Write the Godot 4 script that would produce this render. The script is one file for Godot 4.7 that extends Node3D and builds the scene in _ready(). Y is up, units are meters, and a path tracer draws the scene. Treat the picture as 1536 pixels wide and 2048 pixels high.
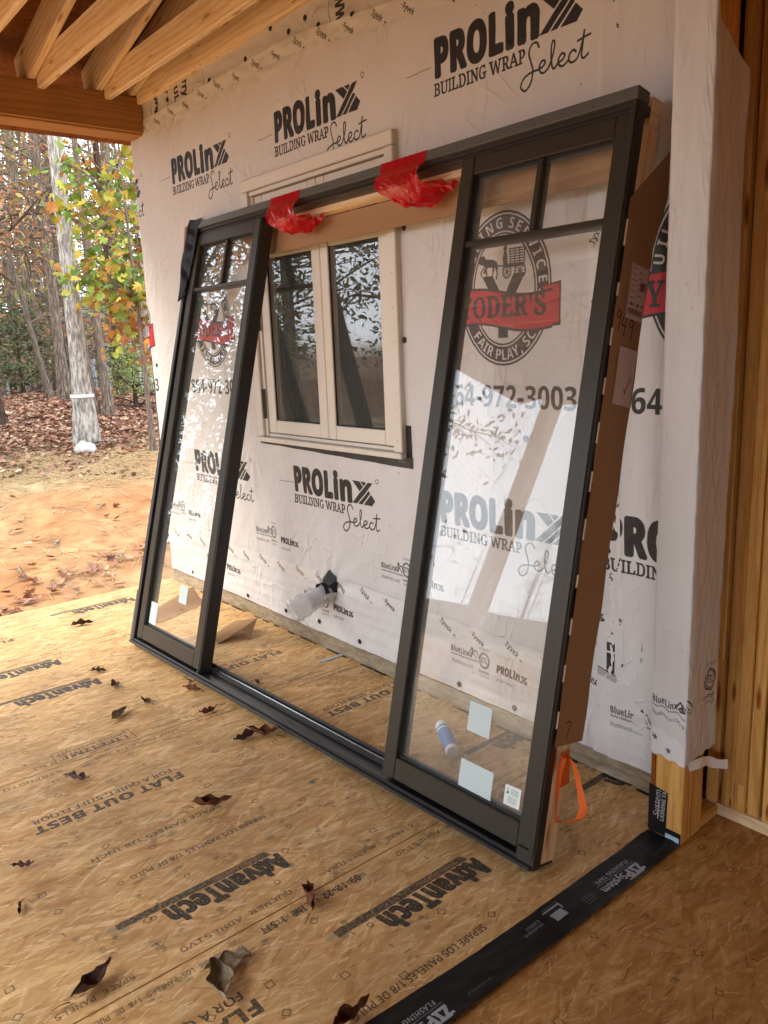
extends Node3D

# ---------------------------------------------------------------- mesh builder
class MB:
	var v := PackedVector3Array()
	var n := PackedVector3Array()
	var uv := PackedVector2Array()
	var col := PackedColorArray()
	var use_col := false
	var c := Color(1, 1, 1)
	func tri(a: Vector3, b: Vector3, d: Vector3, ua := Vector2(), ub := Vector2(), ud := Vector2()):
		var nn := (d - a).cross(b - a).normalized()
		v.append(a); v.append(b); v.append(d)
		n.append(nn); n.append(nn); n.append(nn)
		uv.append(ua); uv.append(ub); uv.append(ud)
		if use_col:
			col.append(c); col.append(c); col.append(c)
	func quad(a: Vector3, b: Vector3, d: Vector3, e: Vector3, ua := Vector2(), ub := Vector2(), ud := Vector2(), ue := Vector2()):
		tri(a, b, d, ua, ub, ud); tri(a, d, e, ua, ud, ue)
	# smooth triangle with given normals
	func stri(a, b, d, na, nb, nd, ua := Vector2(), ub := Vector2(), ud := Vector2()):
		v.append(a); v.append(b); v.append(d)
		n.append(na); n.append(nb); n.append(nd)
		uv.append(ua); uv.append(ub); uv.append(ud)
		if use_col:
			col.append(c); col.append(c); col.append(c)
	func surface(am: ArrayMesh, m: Material):
		if v.is_empty(): return
		# make the winding agree with the normals
		for i in range(0, v.size(), 3):
			if (v[i + 2] - v[i]).cross(v[i + 1] - v[i]).dot(n[i] + n[i + 1] + n[i + 2]) < 0.0:
				var t := v[i + 1]; v[i + 1] = v[i + 2]; v[i + 2] = t
				t = n[i + 1]; n[i + 1] = n[i + 2]; n[i + 2] = t
				var w := uv[i + 1]; uv[i + 1] = uv[i + 2]; uv[i + 2] = w
				if use_col:
					var c2 := col[i + 1]; col[i + 1] = col[i + 2]; col[i + 2] = c2
		var arr := []
		arr.resize(Mesh.ARRAY_MAX)
		arr[Mesh.ARRAY_VERTEX] = v
		arr[Mesh.ARRAY_NORMAL] = n
		arr[Mesh.ARRAY_TEX_UV] = uv
		if use_col: arr[Mesh.ARRAY_COLOR] = col
		am.add_surface_from_arrays(Mesh.PRIMITIVE_TRIANGLES, arr)
		am.surface_set_material(am.get_surface_count() - 1, m)
	func mesh(m: Material) -> ArrayMesh:
		var am := ArrayMesh.new()
		surface(am, m)
		return am
	# chamfered box lo..hi, edge c, uv in metres along axis ax (v) ; map optional
	func box(lo: Vector3, hi: Vector3, ch := 0.0, ax := 1, off := Vector2.ZERO, f = null, tex := Vector2(0.4, 2.4)):
		var ce := (lo + hi) * 0.5
		var h := (hi - lo) * 0.5
		ch = minf(ch, minf(h.x, minf(h.y, h.z)) * 0.8)
		var faces := []
		for a in 3:
			var b := (a + 1) % 3
			var d := (a + 2) % 3
			for s in [-1.0, 1.0]:
				var q := []
				for k in [[-1, -1], [1, -1], [1, 1], [-1, 1]]:
					var p := Vector3()
					p[a] = s * h[a]
					p[b] = k[0] * (h[b] - ch)
					p[d] = k[1] * (h[d] - ch)
					q.append(p)
				faces.append(q)
			if ch > 0.0:
				for sb in [-1.0, 1.0]:
					for sd in [-1.0, 1.0]:
						var q := []
						for k in [0, 1, 2, 3]:
							var p := Vector3()
							p[a] = (h[a] - ch) * (-1.0 if k == 0 or k == 3 else 1.0)
							if k < 2:
								p[b] = sb * h[b]; p[d] = sd * (h[d] - ch)
							else:
								p[b] = sb * (h[b] - ch); p[d] = sd * h[d]
							q.append(p)
						faces.append(q)
		if ch > 0.0:
			for sx in [-1.0, 1.0]:
				for sy in [-1.0, 1.0]:
					for sz in [-1.0, 1.0]:
						faces.append([Vector3(sx * h.x, sy * (h.y - ch), sz * (h.z - ch)), Vector3(sx * (h.x - ch), sy * h.y, sz * (h.z - ch)), Vector3(sx * (h.x - ch), sy * (h.y - ch), sz * h.z)])
		for q in faces:
			var nn: Vector3 = (q[2] - q[0]).cross(q[1] - q[0])
			if nn.dot(q[0] + q[1] + q[2]) < 0.0: q.reverse()
			var an := nn.abs()
			var u := []
			var o1 := (ax + 1) % 3
			if an[o1] > an[(ax + 2) % 3]: o1 = (ax + 2) % 3
			for p in q:
				var along: float = p[ax]
				var cross: float = p[o1]
				if an[ax] > an[(ax + 1) % 3] + an[(ax + 2) % 3]:
					along = p[(ax + 2) % 3] * 0.25; cross = p[(ax + 1) % 3]
				u.append(Vector2(cross / tex.x, along / tex.y) + off)
			var w := []
			for p in q:
				var r: Vector3 = p + ce
				w.append(f.call(r) if f != null else r)
			if q.size() == 3: tri(w[0], w[1], w[2], u[0], u[1], u[2])
			else: quad(w[0], w[1], w[2], w[3], u[0], u[1], u[2], u[3])
	# tube through points with radii, smooth normals
	func tube(pts: Array, rad: Array, sides := 8, cap := true, vscale := 1.0, jag := 0.0, uscale := 1.0):
		var rings := []
		var nrm := []
		var len := 0.0
		var ls := []
		var ref := Vector3(0.31, 0.12, 0.94)
		for i in pts.size():
			var t: Vector3 = (pts[mini(i + 1, pts.size() - 1)] - pts[maxi(i - 1, 0)]).normalized()
			if absf(t.dot(ref)) > 0.93: ref = Vector3(0.9, 0.3, -0.2)
			var a := t.cross(ref).normalized()
			var b := t.cross(a)
			if i > 0: len += (pts[i] - pts[i - 1]).length()
			ls.append(len)
			var r := []
			var m := []
			for k in sides + 1:
				var an := TAU * k / sides
				var d := a * cos(an) + b * sin(an)
				var w := 1.0
				if jag > 0.0: w += jag * sin(3.0 * an + i * 1.3) * 0.6 + jag * sin(5.0 * an - i * 2.1) * 0.5
				r.append(pts[i] + d * rad[i] * w)
				m.append(d)
			rings.append(r); nrm.append(m)
		for i in pts.size() - 1:
			for k in sides:
				var u0 := float(k) / sides * uscale
				var u1 := float(k + 1) / sides * uscale
				var v0: float = ls[i] * vscale
				var v1: float = ls[i + 1] * vscale
				stri(rings[i][k], rings[i][k + 1], rings[i + 1][k + 1], nrm[i][k], nrm[i][k + 1], nrm[i + 1][k + 1], Vector2(u0, v0), Vector2(u1, v0), Vector2(u1, v1))
				stri(rings[i][k], rings[i + 1][k + 1], rings[i + 1][k], nrm[i][k], nrm[i + 1][k + 1], nrm[i + 1][k], Vector2(u0, v0), Vector2(u1, v1), Vector2(u0, v1))
		if cap:
			for e in [0, pts.size() - 1]:
				for k in sides:
					var p: Vector3 = rings[e][k]
					var q: Vector3 = rings[e][k + 1]
					if e == 0: tri(pts[e], q, p, Vector2(.5, .5), Vector2(.6, .5), Vector2(.5, .6))
					else: tri(pts[e], p, q, Vector2(.5, .5), Vector2(.6, .5), Vector2(.5, .6))
	# sheet given by function f(s,t) over a grid, smooth normals, optional hole test h(s,t)
	func sheet(f: Callable, ns: int, nt: int, hole = null, uvf = null):
		var P := []
		for j in nt + 1:
			var row := PackedVector3Array()
			for i in ns + 1:
				row.append(f.call(float(i) / ns, float(j) / nt))
			P.append(row)
		var N := []
		for j in nt + 1:
			var row := PackedVector3Array()
			for i in ns + 1:
				var dx: Vector3 = P[j][mini(i + 1, ns)] - P[j][maxi(i - 1, 0)]
				var dy: Vector3 = P[mini(j + 1, nt)][i] - P[maxi(j - 1, 0)][i]
				row.append(dx.cross(dy).normalized())
			N.append(row)
		for j in nt:
			for i in ns:
				var s0 := float(i) / ns
				var s1 := float(i + 1) / ns
				var t0 := float(j) / nt
				var t1 := float(j + 1) / nt
				if hole != null and hole.call((s0 + s1) * 0.5, (t0 + t1) * 0.5): continue
				var ua := Vector2(s0, 1.0 - t0)
				var ub := Vector2(s1, 1.0 - t0)
				var uc := Vector2(s1, 1.0 - t1)
				var ud := Vector2(s0, 1.0 - t1)
				if uvf != null:
					ua = uvf.call(s0, t0); ub = uvf.call(s1, t0); uc = uvf.call(s1, t1); ud = uvf.call(s0, t1)
				stri(P[j][i], P[j + 1][i], P[j + 1][i + 1], N[j][i], N[j + 1][i], N[j + 1][i + 1], ua, ud, uc)
				stri(P[j][i], P[j + 1][i + 1], P[j][i + 1], N[j][i], N[j + 1][i + 1], N[j][i + 1], ua, uc, ub)

# ---------------------------------------------------------------- print canvas (ink on a sheet)
class Canvas:
	var w := 0
	var h := 0
	var x0 := 0.0
	var y1 := 0.0
	var ppm := 1.0
	var buf := PackedByteArray()
	var wear: FastNoiseLite = null
	var wear_amt := 0.0
	func setup(W: int, H: int, left: float, top: float, scale: float):
		w = W; h = H; x0 = left; y1 = top; ppm = scale
		buf.resize(w * h * 3)
	func paint(c: Color):
		var im := Image.create(w, h, false, Image.FORMAT_RGB8)
		im.fill(c)
		buf = im.get_data()
	func image() -> Image:
		return Image.create_from_data(w, h, false, Image.FORMAT_RGB8, buf)
	func texture() -> ImageTexture:
		var im := image()
		im.generate_mipmaps()
		return ImageTexture.create_from_image(im)
	func fill(polys: Array, col: Color, a := 1.0):
		var ex := PackedFloat32Array()
		var ey := PackedFloat32Array()
		var fx := PackedFloat32Array()
		var fy := PackedFloat32Array()
		var dr := PackedInt32Array()
		var miny := 1e9
		var maxy := -1e9
		var minx := 1e9
		var maxx := -1e9
		for pl in polys:
			var k: int = pl.size()
			for i in k:
				var p: Vector2 = pl[i]
				var q: Vector2 = pl[(i + 1) % k]
				var ax := (p.x - x0) * ppm
				var ay := (y1 - p.y) * ppm
				var bx := (q.x - x0) * ppm
				var by := (y1 - q.y) * ppm
				minx = minf(minx, ax); maxx = maxf(maxx, ax)
				miny = minf(miny, ay); maxy = maxf(maxy, ay)
				if ay == by: continue
				if ay < by:
					ex.append(ax); ey.append(ay); fx.append(bx); fy.append(by); dr.append(1)
				else:
					ex.append(bx); ey.append(by); fx.append(ax); fy.append(ay); dr.append(-1)
		if maxx < 0 or minx > w or maxy < 0 or miny > h: return
		var r0 := maxi(0, int(floor(miny)))
		var r1 := mini(h - 1, int(floor(maxy)))
		var c0 := maxi(0, int(floor(minx)) - 1)
		var c1 := mini(w - 1, int(floor(maxx)) + 1)
		var wid := c1 - c0 + 1
		if wid <= 0: return
		var R := col.r8
		var G := col.g8
		var B := col.b8
		var cov := PackedFloat32Array()
		cov.resize(wid + 2)
		var ne := ex.size()
		for y in range(r0, r1 + 1):
			var act := PackedInt32Array()
			for e in ne:
				if ey[e] < y + 1 and fy[e] > y: act.append(e)
			if act.is_empty(): continue
			cov.fill(0.0)
			for sub in 4:
				var yy := y + (sub + 0.5) * 0.25
				var xs := []
				for e in act:
					if ey[e] <= yy and fy[e] > yy:
						xs.append(Vector2(ex[e] + (fx[e] - ex[e]) * (yy - ey[e]) / (fy[e] - ey[e]), dr[e]))
				if xs.size() < 2: continue
				xs.sort_custom(func(p, q): return p.x < q.x)
				var wn := 0
				for i in xs.size() - 1:
					wn += int(xs[i].y)
					if wn == 0: continue
					var a0: float = clampf(xs[i].x - c0, 0.0, wid)
					var a1: float = clampf(xs[i + 1].x - c0, 0.0, wid)
					if a1 <= a0: continue
					var i0 := int(a0)
					var i1 := int(a1)
					if i0 == i1:
						cov[i0] += (a1 - a0) * 0.25
					else:
						cov[i0] += (i0 + 1 - a0) * 0.25
						for k in range(i0 + 1, i1): cov[k] += 0.25
						cov[i1] += (a1 - i1) * 0.25
			for k in wid:
				var cv := cov[k]
				if cv <= 0.002: continue
				var al := minf(cv, 1.0) * a
				if wear != null:
					al *= clampf(1.0 - wear_amt * (0.45 + wear.get_noise_2d(c0 + k, y) * 1.6), 0.12, 1.0)
				var o := (y * w + c0 + k) * 3
				buf[o] = int(buf[o] + (R - buf[o]) * al)
				buf[o + 1] = int(buf[o + 1] + (G - buf[o + 1]) * al)
				buf[o + 2] = int(buf[o + 2] + (B - buf[o + 2]) * al)
	func line(pts: Array, wd: float, col: Color, a := 1.0):
		for i in pts.size() - 1:
			var p: Vector2 = pts[i]
			var q: Vector2 = pts[i + 1]
			var d := (q - p)
			if d.length() < 1e-6: continue
			d = d.normalized() * wd * 0.5
			var s := Vector2(-d.y, d.x)
			var e := d * 0.6
			fill([PackedVector2Array([p + s - e * 0.2, p - e, p - s - e * 0.2, q - s + e * 0.2, q + e, q + s + e * 0.2])], col, a)
	func disc(c: Vector2, rx: float, ry: float, col: Color, a := 1.0, inner := 0.0):
		var o := PackedVector2Array()
		var i := PackedVector2Array()
		for k in 40:
			var an := TAU * k / 40
			o.append(c + Vector2(cos(an) * rx, sin(an) * ry))
			i.append(c + Vector2(cos(-an) * rx, sin(-an) * ry) * 1.0 - Vector2(cos(-an), sin(-an)) * inner)
		if inner > 0.0: fill([o, i], col, a)
		else: fill([o], col, a)
	func rect(lo: Vector2, hi: Vector2, col: Color, a := 1.0):
		fill([PackedVector2Array([lo, Vector2(hi.x, lo.y), hi, Vector2(lo.x, hi.y)])], col, a)

var fonts := {}
var TS
func font_rid(kind: String) -> RID:
	if not fonts.has(kind):
		var f := SystemFont.new()
		f.font_names = PackedStringArray(["Droid Serif" if kind.begins_with("serif") else "Droid Sans Mono" if kind == "mono" else "Droid Sans"])
		f.font_weight = 700 if kind.ends_with("bold") else 400
		fonts[kind] = f
	return fonts[kind].get_rids()[0]
# every letter: [polys in cap-height units at pen position 0, advance]
var glyphs := {}
func glyph(kind: String, ch: String) -> Array:
	var key := kind + ch
	if glyphs.has(key): return glyphs[key]
	var rid := font_rid(kind)
	var S := 160
	var gi: int = TS.font_get_glyph_index(rid, S, ch.unicode_at(0), 0)
	var d: Dictionary = TS.font_get_glyph_contours(rid, S, gi)
	var polys := []
	var st := 0
	var sc := 1.0 / (0.714 * S)
	if d.has("points"):
		for e in d.contours:
			var pl := PackedVector2Array()
			for i in range(st, e + 1):
				var p: Vector3 = d.points[i]
				pl.append(Vector2(p.x, -p.y) * sc)
			st = e + 1
			polys.append(pl)
	var r := [polys, TS.font_get_glyph_advance(rid, S, gi).x * sc]
	glyphs[key] = r
	return r
func text_width(s: String, kind: String, gap := 0.0) -> float:
	var x := 0.0
	for ch in s: x += glyph(kind, ch)[1] + gap
	return x
# tf maps cap-height units (x right, y up) to canvas metres
func text(cv: Canvas, s: String, kind: String, tf: Transform2D, col: Color, a := 1.0, bold := 0.0, gap := 0.0):
	var x := 0.0
	for ch in s:
		var g := glyph(kind, ch)
		var polys := []
		for pl in g[0]:
			var o := PackedVector2Array()
			for p in pl: o.append(tf * (p + Vector2(x, 0)))
			polys.append(o)
		if not polys.is_empty():
			cv.fill(polys, col, a)
			if bold > 0.0:
				for pl in polys:
					var cl := Array(pl)
					cl.append(pl[0])
					cv.line(cl, bold, col, a)
		x += g[1] + gap
func tf_at(o: Vector2, cap: float, hs := 1.0, ang := 0.0, skew := 0.0) -> Transform2D:
	var r := Vector2(cos(ang), sin(ang))
	var u := Vector2(-sin(ang), cos(ang))
	return Transform2D(r * cap * hs, (u + r * skew) * cap, o)
# text fitted to a width in metres
func text_fit(cv: Canvas, s: String, kind: String, o: Vector2, cap: float, width: float, col: Color, a := 1.0, bold := 0.0, ang := 0.0, skew := 0.0, gap := 0.0):
	text(cv, s, kind, tf_at(o, cap, width / (text_width(s, kind, gap) * cap), ang, skew), col, a, bold, gap)
func spline(p: Array, sub := 6) -> Array:
	var o := []
	for i in p.size() - 1:
		var a: Vector2 = p[maxi(i - 1, 0)]
		var b: Vector2 = p[i]
		var c: Vector2 = p[i + 1]
		var d: Vector2 = p[mini(i + 2, p.size() - 1)]
		for k in sub:
			o.append(b.cubic_interpolate(c, a, d, float(k) / sub))
	o.append(p[-1])
	return o
const SCRIPT_WORD := [[[2.0, 2.5], [1.75, 3.05], [1.15, 3.0], [0.85, 2.3], [1.1, 1.4], [1.3, 0.5], [1.0, -0.6], [0.35, -1.1], [-0.15, -0.6], [0.25, 0.1], [1.2, 0.45], [1.9, 0.45], [2.5, 0.65], [2.7, 1.0], [2.35, 1.15], [2.05, 0.7], [2.15, 0.15], [2.6, 0.0], [3.1, 0.4], [3.6, 1.5], [3.75, 2.4], [3.5, 2.6], [3.35, 1.8], [3.4, 0.5], [3.7, 0.0], [4.1, 0.4], [4.6, 0.6], [4.8, 1.0], [4.45, 1.15], [4.15, 0.7], [4.25, 0.15], [4.7, 0.0], [5.2, 0.35]], [[6.0, 0.85], [5.7, 1.1], [5.3, 0.8], [5.25, 0.3], [5.6, 0.0], [6.2, 0.3], [6.65, 1.5], [6.85, 2.5], [6.7, 1.3], [6.6, 0.3], [6.85, 0.0], [7.3, 0.3]], [[6.1, 1.75], [7.5, 1.95]]]
func script_select(cv: Canvas, o: Vector2, xh: float, wd: float, col: Color, a := 1.0, hx := 1.25):
	for s in SCRIPT_WORD:
		var p := []
		for q in s: p.append(o + Vector2(q[0] * xh * hx, q[1] * xh))
		cv.line(spline(p), wd, col, a)
# ---------------------------------------------------------------- materials
var M := {}
func lin(r: float, g: float, b: float) -> Color:
	return Color(r, g, b).linear_to_srgb()
func plain(called: String, c: Color, rough := 0.6, metal := 0.0, spec := 0.5) -> StandardMaterial3D:
	var m := StandardMaterial3D.new()
	m.resource_name = called
	m.albedo_color = c
	m.roughness = rough
	m.metallic = metal
	m.metallic_specular = spec
	M[called] = m
	return m
func noise(seed: int, freq: float, oct := 3) -> FastNoiseLite:
	var n := FastNoiseLite.new()
	n.seed = seed
	n.frequency = freq
	n.fractal_octaves = oct
	n.noise_type = FastNoiseLite.TYPE_SIMPLEX_SMOOTH
	return n
func tex_of(im: Image) -> ImageTexture:
	im.generate_mipmaps()
	return ImageTexture.create_from_image(im)
# lumber: grain along v, knots
func wood_texture(seed: int, base: Color, dark: Color, W := 384, H := 1024, knots := 7, contrast := 1.0) -> ImageTexture:
	var n1 := noise(seed, 1.0, 2)
	var n2 := noise(seed + 5, 1.0, 3)
	var rng := RandomNumberGenerator.new()
	rng.seed = seed
	var ks := []
	for k in knots: ks.append([rng.randf() * W, rng.randf() * H, rng.randf_range(3.0, 8.0)])
	var buf := PackedByteArray()
	buf.resize(W * H * 3)
	for y in H:
		for x in W:
			var bend := n1.get_noise_2d(x * 0.008, y * 0.0022) * 26.0
			var kd := 0.0
			for k in ks:
				var dx: float = x - k[0]
				if absf(dx) > 50.0: continue
				var dy: float = (y - k[1]) * 0.42
				if absf(dy) > 40.0: continue
				var r: float = sqrt(dx * dx + dy * dy) / k[2]
				kd = maxf(kd, clampf(1.35 - r, 0.0, 1.0))
				bend += 10.0 * exp(-r * r * 0.25) * signf(dx)
			var g := sin((x + bend) * 0.19) * 0.5 + 0.5
			g = g * g
			var fine := n2.get_noise_2d(x * 0.45, y * 0.018)
			var t := clampf(0.26 * g * contrast + 0.34 * fine * contrast + 0.1 * n1.get_noise_2d(x * 0.01, y * 0.006) + 0.12, 0.0, 1.0)
			t = lerpf(t, 1.35, kd)
			var o := (y * W + x) * 3
			buf[o] = clampi(int(255 * lerpf(base.r, dark.r, t)), 0, 255)
			buf[o + 1] = clampi(int(255 * lerpf(base.g, dark.g, t)), 0, 255)
			buf[o + 2] = clampi(int(255 * lerpf(base.b, dark.b, t)), 0, 255)
	return tex_of(Image.create_from_data(W, H, false, Image.FORMAT_RGB8, buf))
# oriented strand board: overlapping strands, long side along rows
var osb := PackedByteArray()
const OW := 1024
const OH := 2048
func make_osb():
	var rng := RandomNumberGenerator.new()
	rng.seed = 41
	var n := noise(9, 0.004, 3)
	var fine := noise(19, 0.35, 2)
	var im := Image.create(OW, OH, false, Image.FORMAT_RGB8)
	im.fill(Color8(200, 160, 106))
	osb = im.get_data()
	for k in 6200:
		var cx := rng.randi_range(0, OW)
		var cy := rng.randi_range(0, OH)
		var an := rng.randfn(0.0, 0.42)
		var L := rng.randf_range(26.0, 74.0)
		var wd := rng.randf_range(3.0, 9.5)
		var f := rng.randf()
		var c := Color8(200, 160, 106).lerp(Color8(164, 115, 64), f * 0.85) if rng.randf() < 0.5 else Color8(203, 163, 109).lerp(Color8(240, 214, 166), f * f)
		var R := c.r8
		var G := c.g8
		var B := c.b8
		var op := rng.randf_range(0.28, 0.75)
		var ca := cos(an)
		var sa := sin(an)
		var hy := int(L * absf(ca) + wd) + 1
		for y in range(-hy, hy + 1):
			# row span of the rotated strand
			var xc := -y * sa / maxf(ca, 0.3)
			var half := wd / maxf(ca, 0.3)
			var yy := ((cy + y) % OH + OH) % OH
			for x in range(int(xc - half), int(xc + half) + 1):
				var l := y * ca - x * sa
				var d := y * sa + x * ca
				if absf(l) > L * (1.0 - 0.10 * sin(d * 2.1 + k)): continue
				var edge := clampf((wd - absf(d)) * 0.7, 0.0, 1.0)
				var a := op * edge * (0.75 + 0.25 * sin(d * 2.6 + k))
				var o := (yy * OW + ((cx + x) % OW + OW) % OW) * 3
				osb[o] = int(osb[o] + (R - osb[o]) * a)
				osb[o + 1] = int(osb[o + 1] + (G - osb[o + 1]) * a)
				osb[o + 2] = int(osb[o + 2] + (B - osb[o + 2]) * a)
	# thin bright splinters lying on top
	for k in 4600:
		var cx := rng.randi_range(0, OW)
		var cy := rng.randi_range(0, OH)
		var sl := rng.randfn(0.0, 0.35)
		var L := rng.randi_range(6, 40)
		var th := rng.randi_range(1, 4)
		var c := Color8(240, 218, 180) if rng.randf() < 0.84 else Color8(134, 90, 50)
		var op := rng.randf_range(0.25, 0.7)
		for l in L:
			for t in th:
				var o := (((cy + l) % OH) * OW + (cx + t + int(l * sl) + OW) % OW) * 3
				osb[o] = int(osb[o] + (c.r8 - osb[o]) * op)
				osb[o + 1] = int(osb[o + 1] + (c.g8 - osb[o + 1]) * op)
				osb[o + 2] = int(osb[o + 2] + (c.b8 - osb[o + 2]) * op)
	for i in OW * OH:
		var y := i / OW
		var x := i % OW
		var t := 1.0 + 0.10 * n.get_noise_2d(x, y) + 0.05 * fine.get_noise_2d(x, y * 0.25)
		osb[i * 3] = mini(255, int(osb[i * 3] * t))
		osb[i * 3 + 1] = mini(255, int(osb[i * 3 + 1] * t))
		osb[i * 3 + 2] = mini(255, int(osb[i * 3 + 2] * t))
func osb_normal() -> ImageTexture:
	var b := PackedByteArray()
	b.resize(OW * OH)
	for i in OW * OH: b[i] = osb[i * 3 + 1]
	var im := Image.create_from_data(OW, OH, false, Image.FORMAT_L8, b)
	im.bump_map_to_normal_map(1.1)
	return tex_of(im)

const INK := Color8(52, 47, 42)
# ---- the ink stamps of a floor panel; s runs along +z, letter tops towards +x
func ftf(x: float, z: float, cap: float, hs := 1.0, skew := 0.0) -> Transform2D:
	# canvas: X = x, Y = -z
	return Transform2D(Vector2(0, -1) * cap * hs, Vector2(cap, 0) + Vector2(0, -1) * skew * cap, Vector2(x, -z))
func ftext(cv: Canvas, s: String, kind: String, x: float, z: float, cap: float, width: float, col := INK, a := 0.85, bold := 0.0, skew := 0.0):
	text(cv, s, kind, ftf(x, z, cap, width / (text_width(s, kind) * cap), skew), col, a, bold)
func frect(cv: Canvas, xa: float, za: float, xb: float, zb: float, col: Color, a := 1.0):
	cv.rect(Vector2(xa, -zb), Vector2(xb, -za), col, a)
func stamp_logo(cv: Canvas, x: float, z: float, sc := 1.0):
	# bar at x .. x+.027, lettering above it
	var bar := PackedVector2Array([Vector2(x, -z - 0.02 * sc), Vector2(x + 0.027 * sc, -z - 0.01 * sc), Vector2(x + 0.027 * sc, -z - 0.485 * sc), Vector2(x, -z - 0.485 * sc)])
	cv.fill([bar], INK, 0.86)
	ftext(cv, "SUBFLOORING", "sansbold", x + 0.006 * sc, z + 0.05 * sc, 0.015 * sc, 0.15 * sc, Color8(176, 132, 82), 0.8)
	frect(cv, x + 0.006 * sc, z + 0.36 * sc, x + 0.030 * sc, z + 0.364 * sc, Color8(176, 132, 82), 0.9)
	ftext(cv, "AdvanTech", "sansbold", x + 0.034 * sc, z - 0.005 * sc, 0.074 * sc, 0.375 * sc, INK, 0.9, 0.008 * sc, -0.18)
	cv.disc(Vector2(x + 0.045 * sc, -z - 0.395 * sc), 0.009 * sc, 0.009 * sc, INK, 0.8, 0.003)
	for d in [[0.012, 0.5, 0.016], [0.035, 0.47, 0.014], [0.04, 0.5, 0.01]]:
		cv.disc(Vector2(x + d[0] * sc, -z - d[1] * sc), d[2] * 0.55 * sc, d[2] * sc, Color8(98, 124, 122), 0.5)
func stamp_slogan(cv: Canvas, x: float, z: float):
	ftext(cv, "FLAT OUT BEST", "sansbold", x, z, 0.044, 0.52, INK, 0.85, 0.003)
	ftext(cv, "FOR A QUIET, STIFF FLOOR", "sans", x - 0.045, z + 0.02, 0.026, 0.49, INK, 0.8, 0.0015)
func stamp_box(cv: Canvas, x: float, z: float):
	for e in [[0.0, 0.0, 0.004, 0.31], [0.092, 0.0, 0.096, 0.31], [0.0, 0.0, 0.096, 0.004], [0.0, 0.306, 0.096, 0.31]]:
		frect(cv, x + e[0], z + e[1], x + e[2], z + e[3], INK, 0.7)
	ftext(cv, "LIFETIME", "sansbold", x + 0.045, z + 0.02, 0.034, 0.27, INK, 0.75)
	ftext(cv, "LIMITED WARRANTY", "sans", x + 0.015, z + 0.02, 0.02, 0.27, INK, 0.7, 0.001)
func stamp_marks(cv: Canvas, xa: float, xb: float, za: float, zb: float, seed: int):
	var rng := RandomNumberGenerator.new()
	rng.seed = seed
	var col := Color8(60, 52, 44)
	# nailing marks in rows across the panel
	var row := 0
	var x := xa + 0.1
	while x < xb - 0.03:
		var z := za + 0.06 + 0.035 * (row % 3)
		while z < zb:
			var c := Vector2(x + rng.randf_range(-0.004, 0.004), -z)
			var k := (row + int(z * 9.0)) % 4
			var r := 0.0095
			if k == 0: cv.disc(c, r, r, col, 0.75, 0.0028)
			elif k == 1: cv.line([c + Vector2(-r, -r), c + Vector2(r, -r), c + Vector2(r, r), c + Vector2(-r, r), c + Vector2(-r, -r)], 0.003, col, 0.75)
			elif k == 2: cv.line([c + Vector2(-r * 1.3, 0), c + Vector2(0, -r * 1.3), c + Vector2(r * 1.3, 0), c + Vector2(0, r * 1.3), c + Vector2(-r * 1.3, 0)], 0.003, col, 0.75)
			else: cv.line([c + Vector2(-0.004, 0), c + Vector2(0.012, 0.004)], 0.004, col, 0.7)
			z += rng.randf_range(0.14, 0.42)
		x += 0.1016
		row += 1
	# fine print along both long edges
	var words := ["SPACE PANELS 1/8 INCH", "SEPARE LOS PANELES 1/8 DE PULG", "CIERRE LA ABERTURA", "NO CIERRE LA ABERTURA", "THIS SIDE UP", "STRENGTH AXIS", "QUEMER ADHESIVO"]
	var z2 := za + 0.05
	while z2 < zb - 0.4:
		ftext(cv, words[rng.randi() % 7], "mono", xa + 0.028, z2, 0.017, 0.34, col, 0.6, 0.001)
		ftext(cv, words[rng.randi() % 7], "mono", xb - 0.05, z2 + 0.2, 0.017, 0.34, col, 0.6, 0.001)
		z2 += 0.46
	# scuffs and boot dirt: short smears with their own outline
	for k in 120:
		var c := Vector2(rng.randf_range(xa, xb), -rng.randf_range(za, zb))
		var g := rng.randf_range(0.006, 0.02)
		for j in 5:
			cv.disc(c + Vector2(rng.randfn(0, g), rng.randfn(0, g * 1.3)), g * rng.randf_range(0.15, 0.7), g * rng.randf_range(0.3, 1.1), Color8(70, 68, 54), rng.randf_range(0.08, 0.42))
	for k in 30:
		var c := Vector2(rng.randf_range(xa, xb), -rng.randf_range(za, zb))
		var d := Vector2(rng.randfn(0, 0.03), rng.randfn(0, 0.05))
		cv.line([c, c + d], 0.0022, Color8(212, 176, 124), rng.randf_range(0.2, 0.6))
func floor_canvas(x: float, z: float, flip: int) -> Canvas:
	var cv := Canvas.new()
	cv.setup(OW, OH, x, -z, OW / 1.22)
	var im := Image.create_from_data(OW, OH, false, Image.FORMAT_RGB8, osb)
	if flip & 1: im.flip_x()
	if flip & 2: im.flip_y()
	cv.buf = im.get_data()
	cv.wear = noise(77 + flip, 0.09, 3)
	cv.wear_amt = 0.36
	return cv

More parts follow.
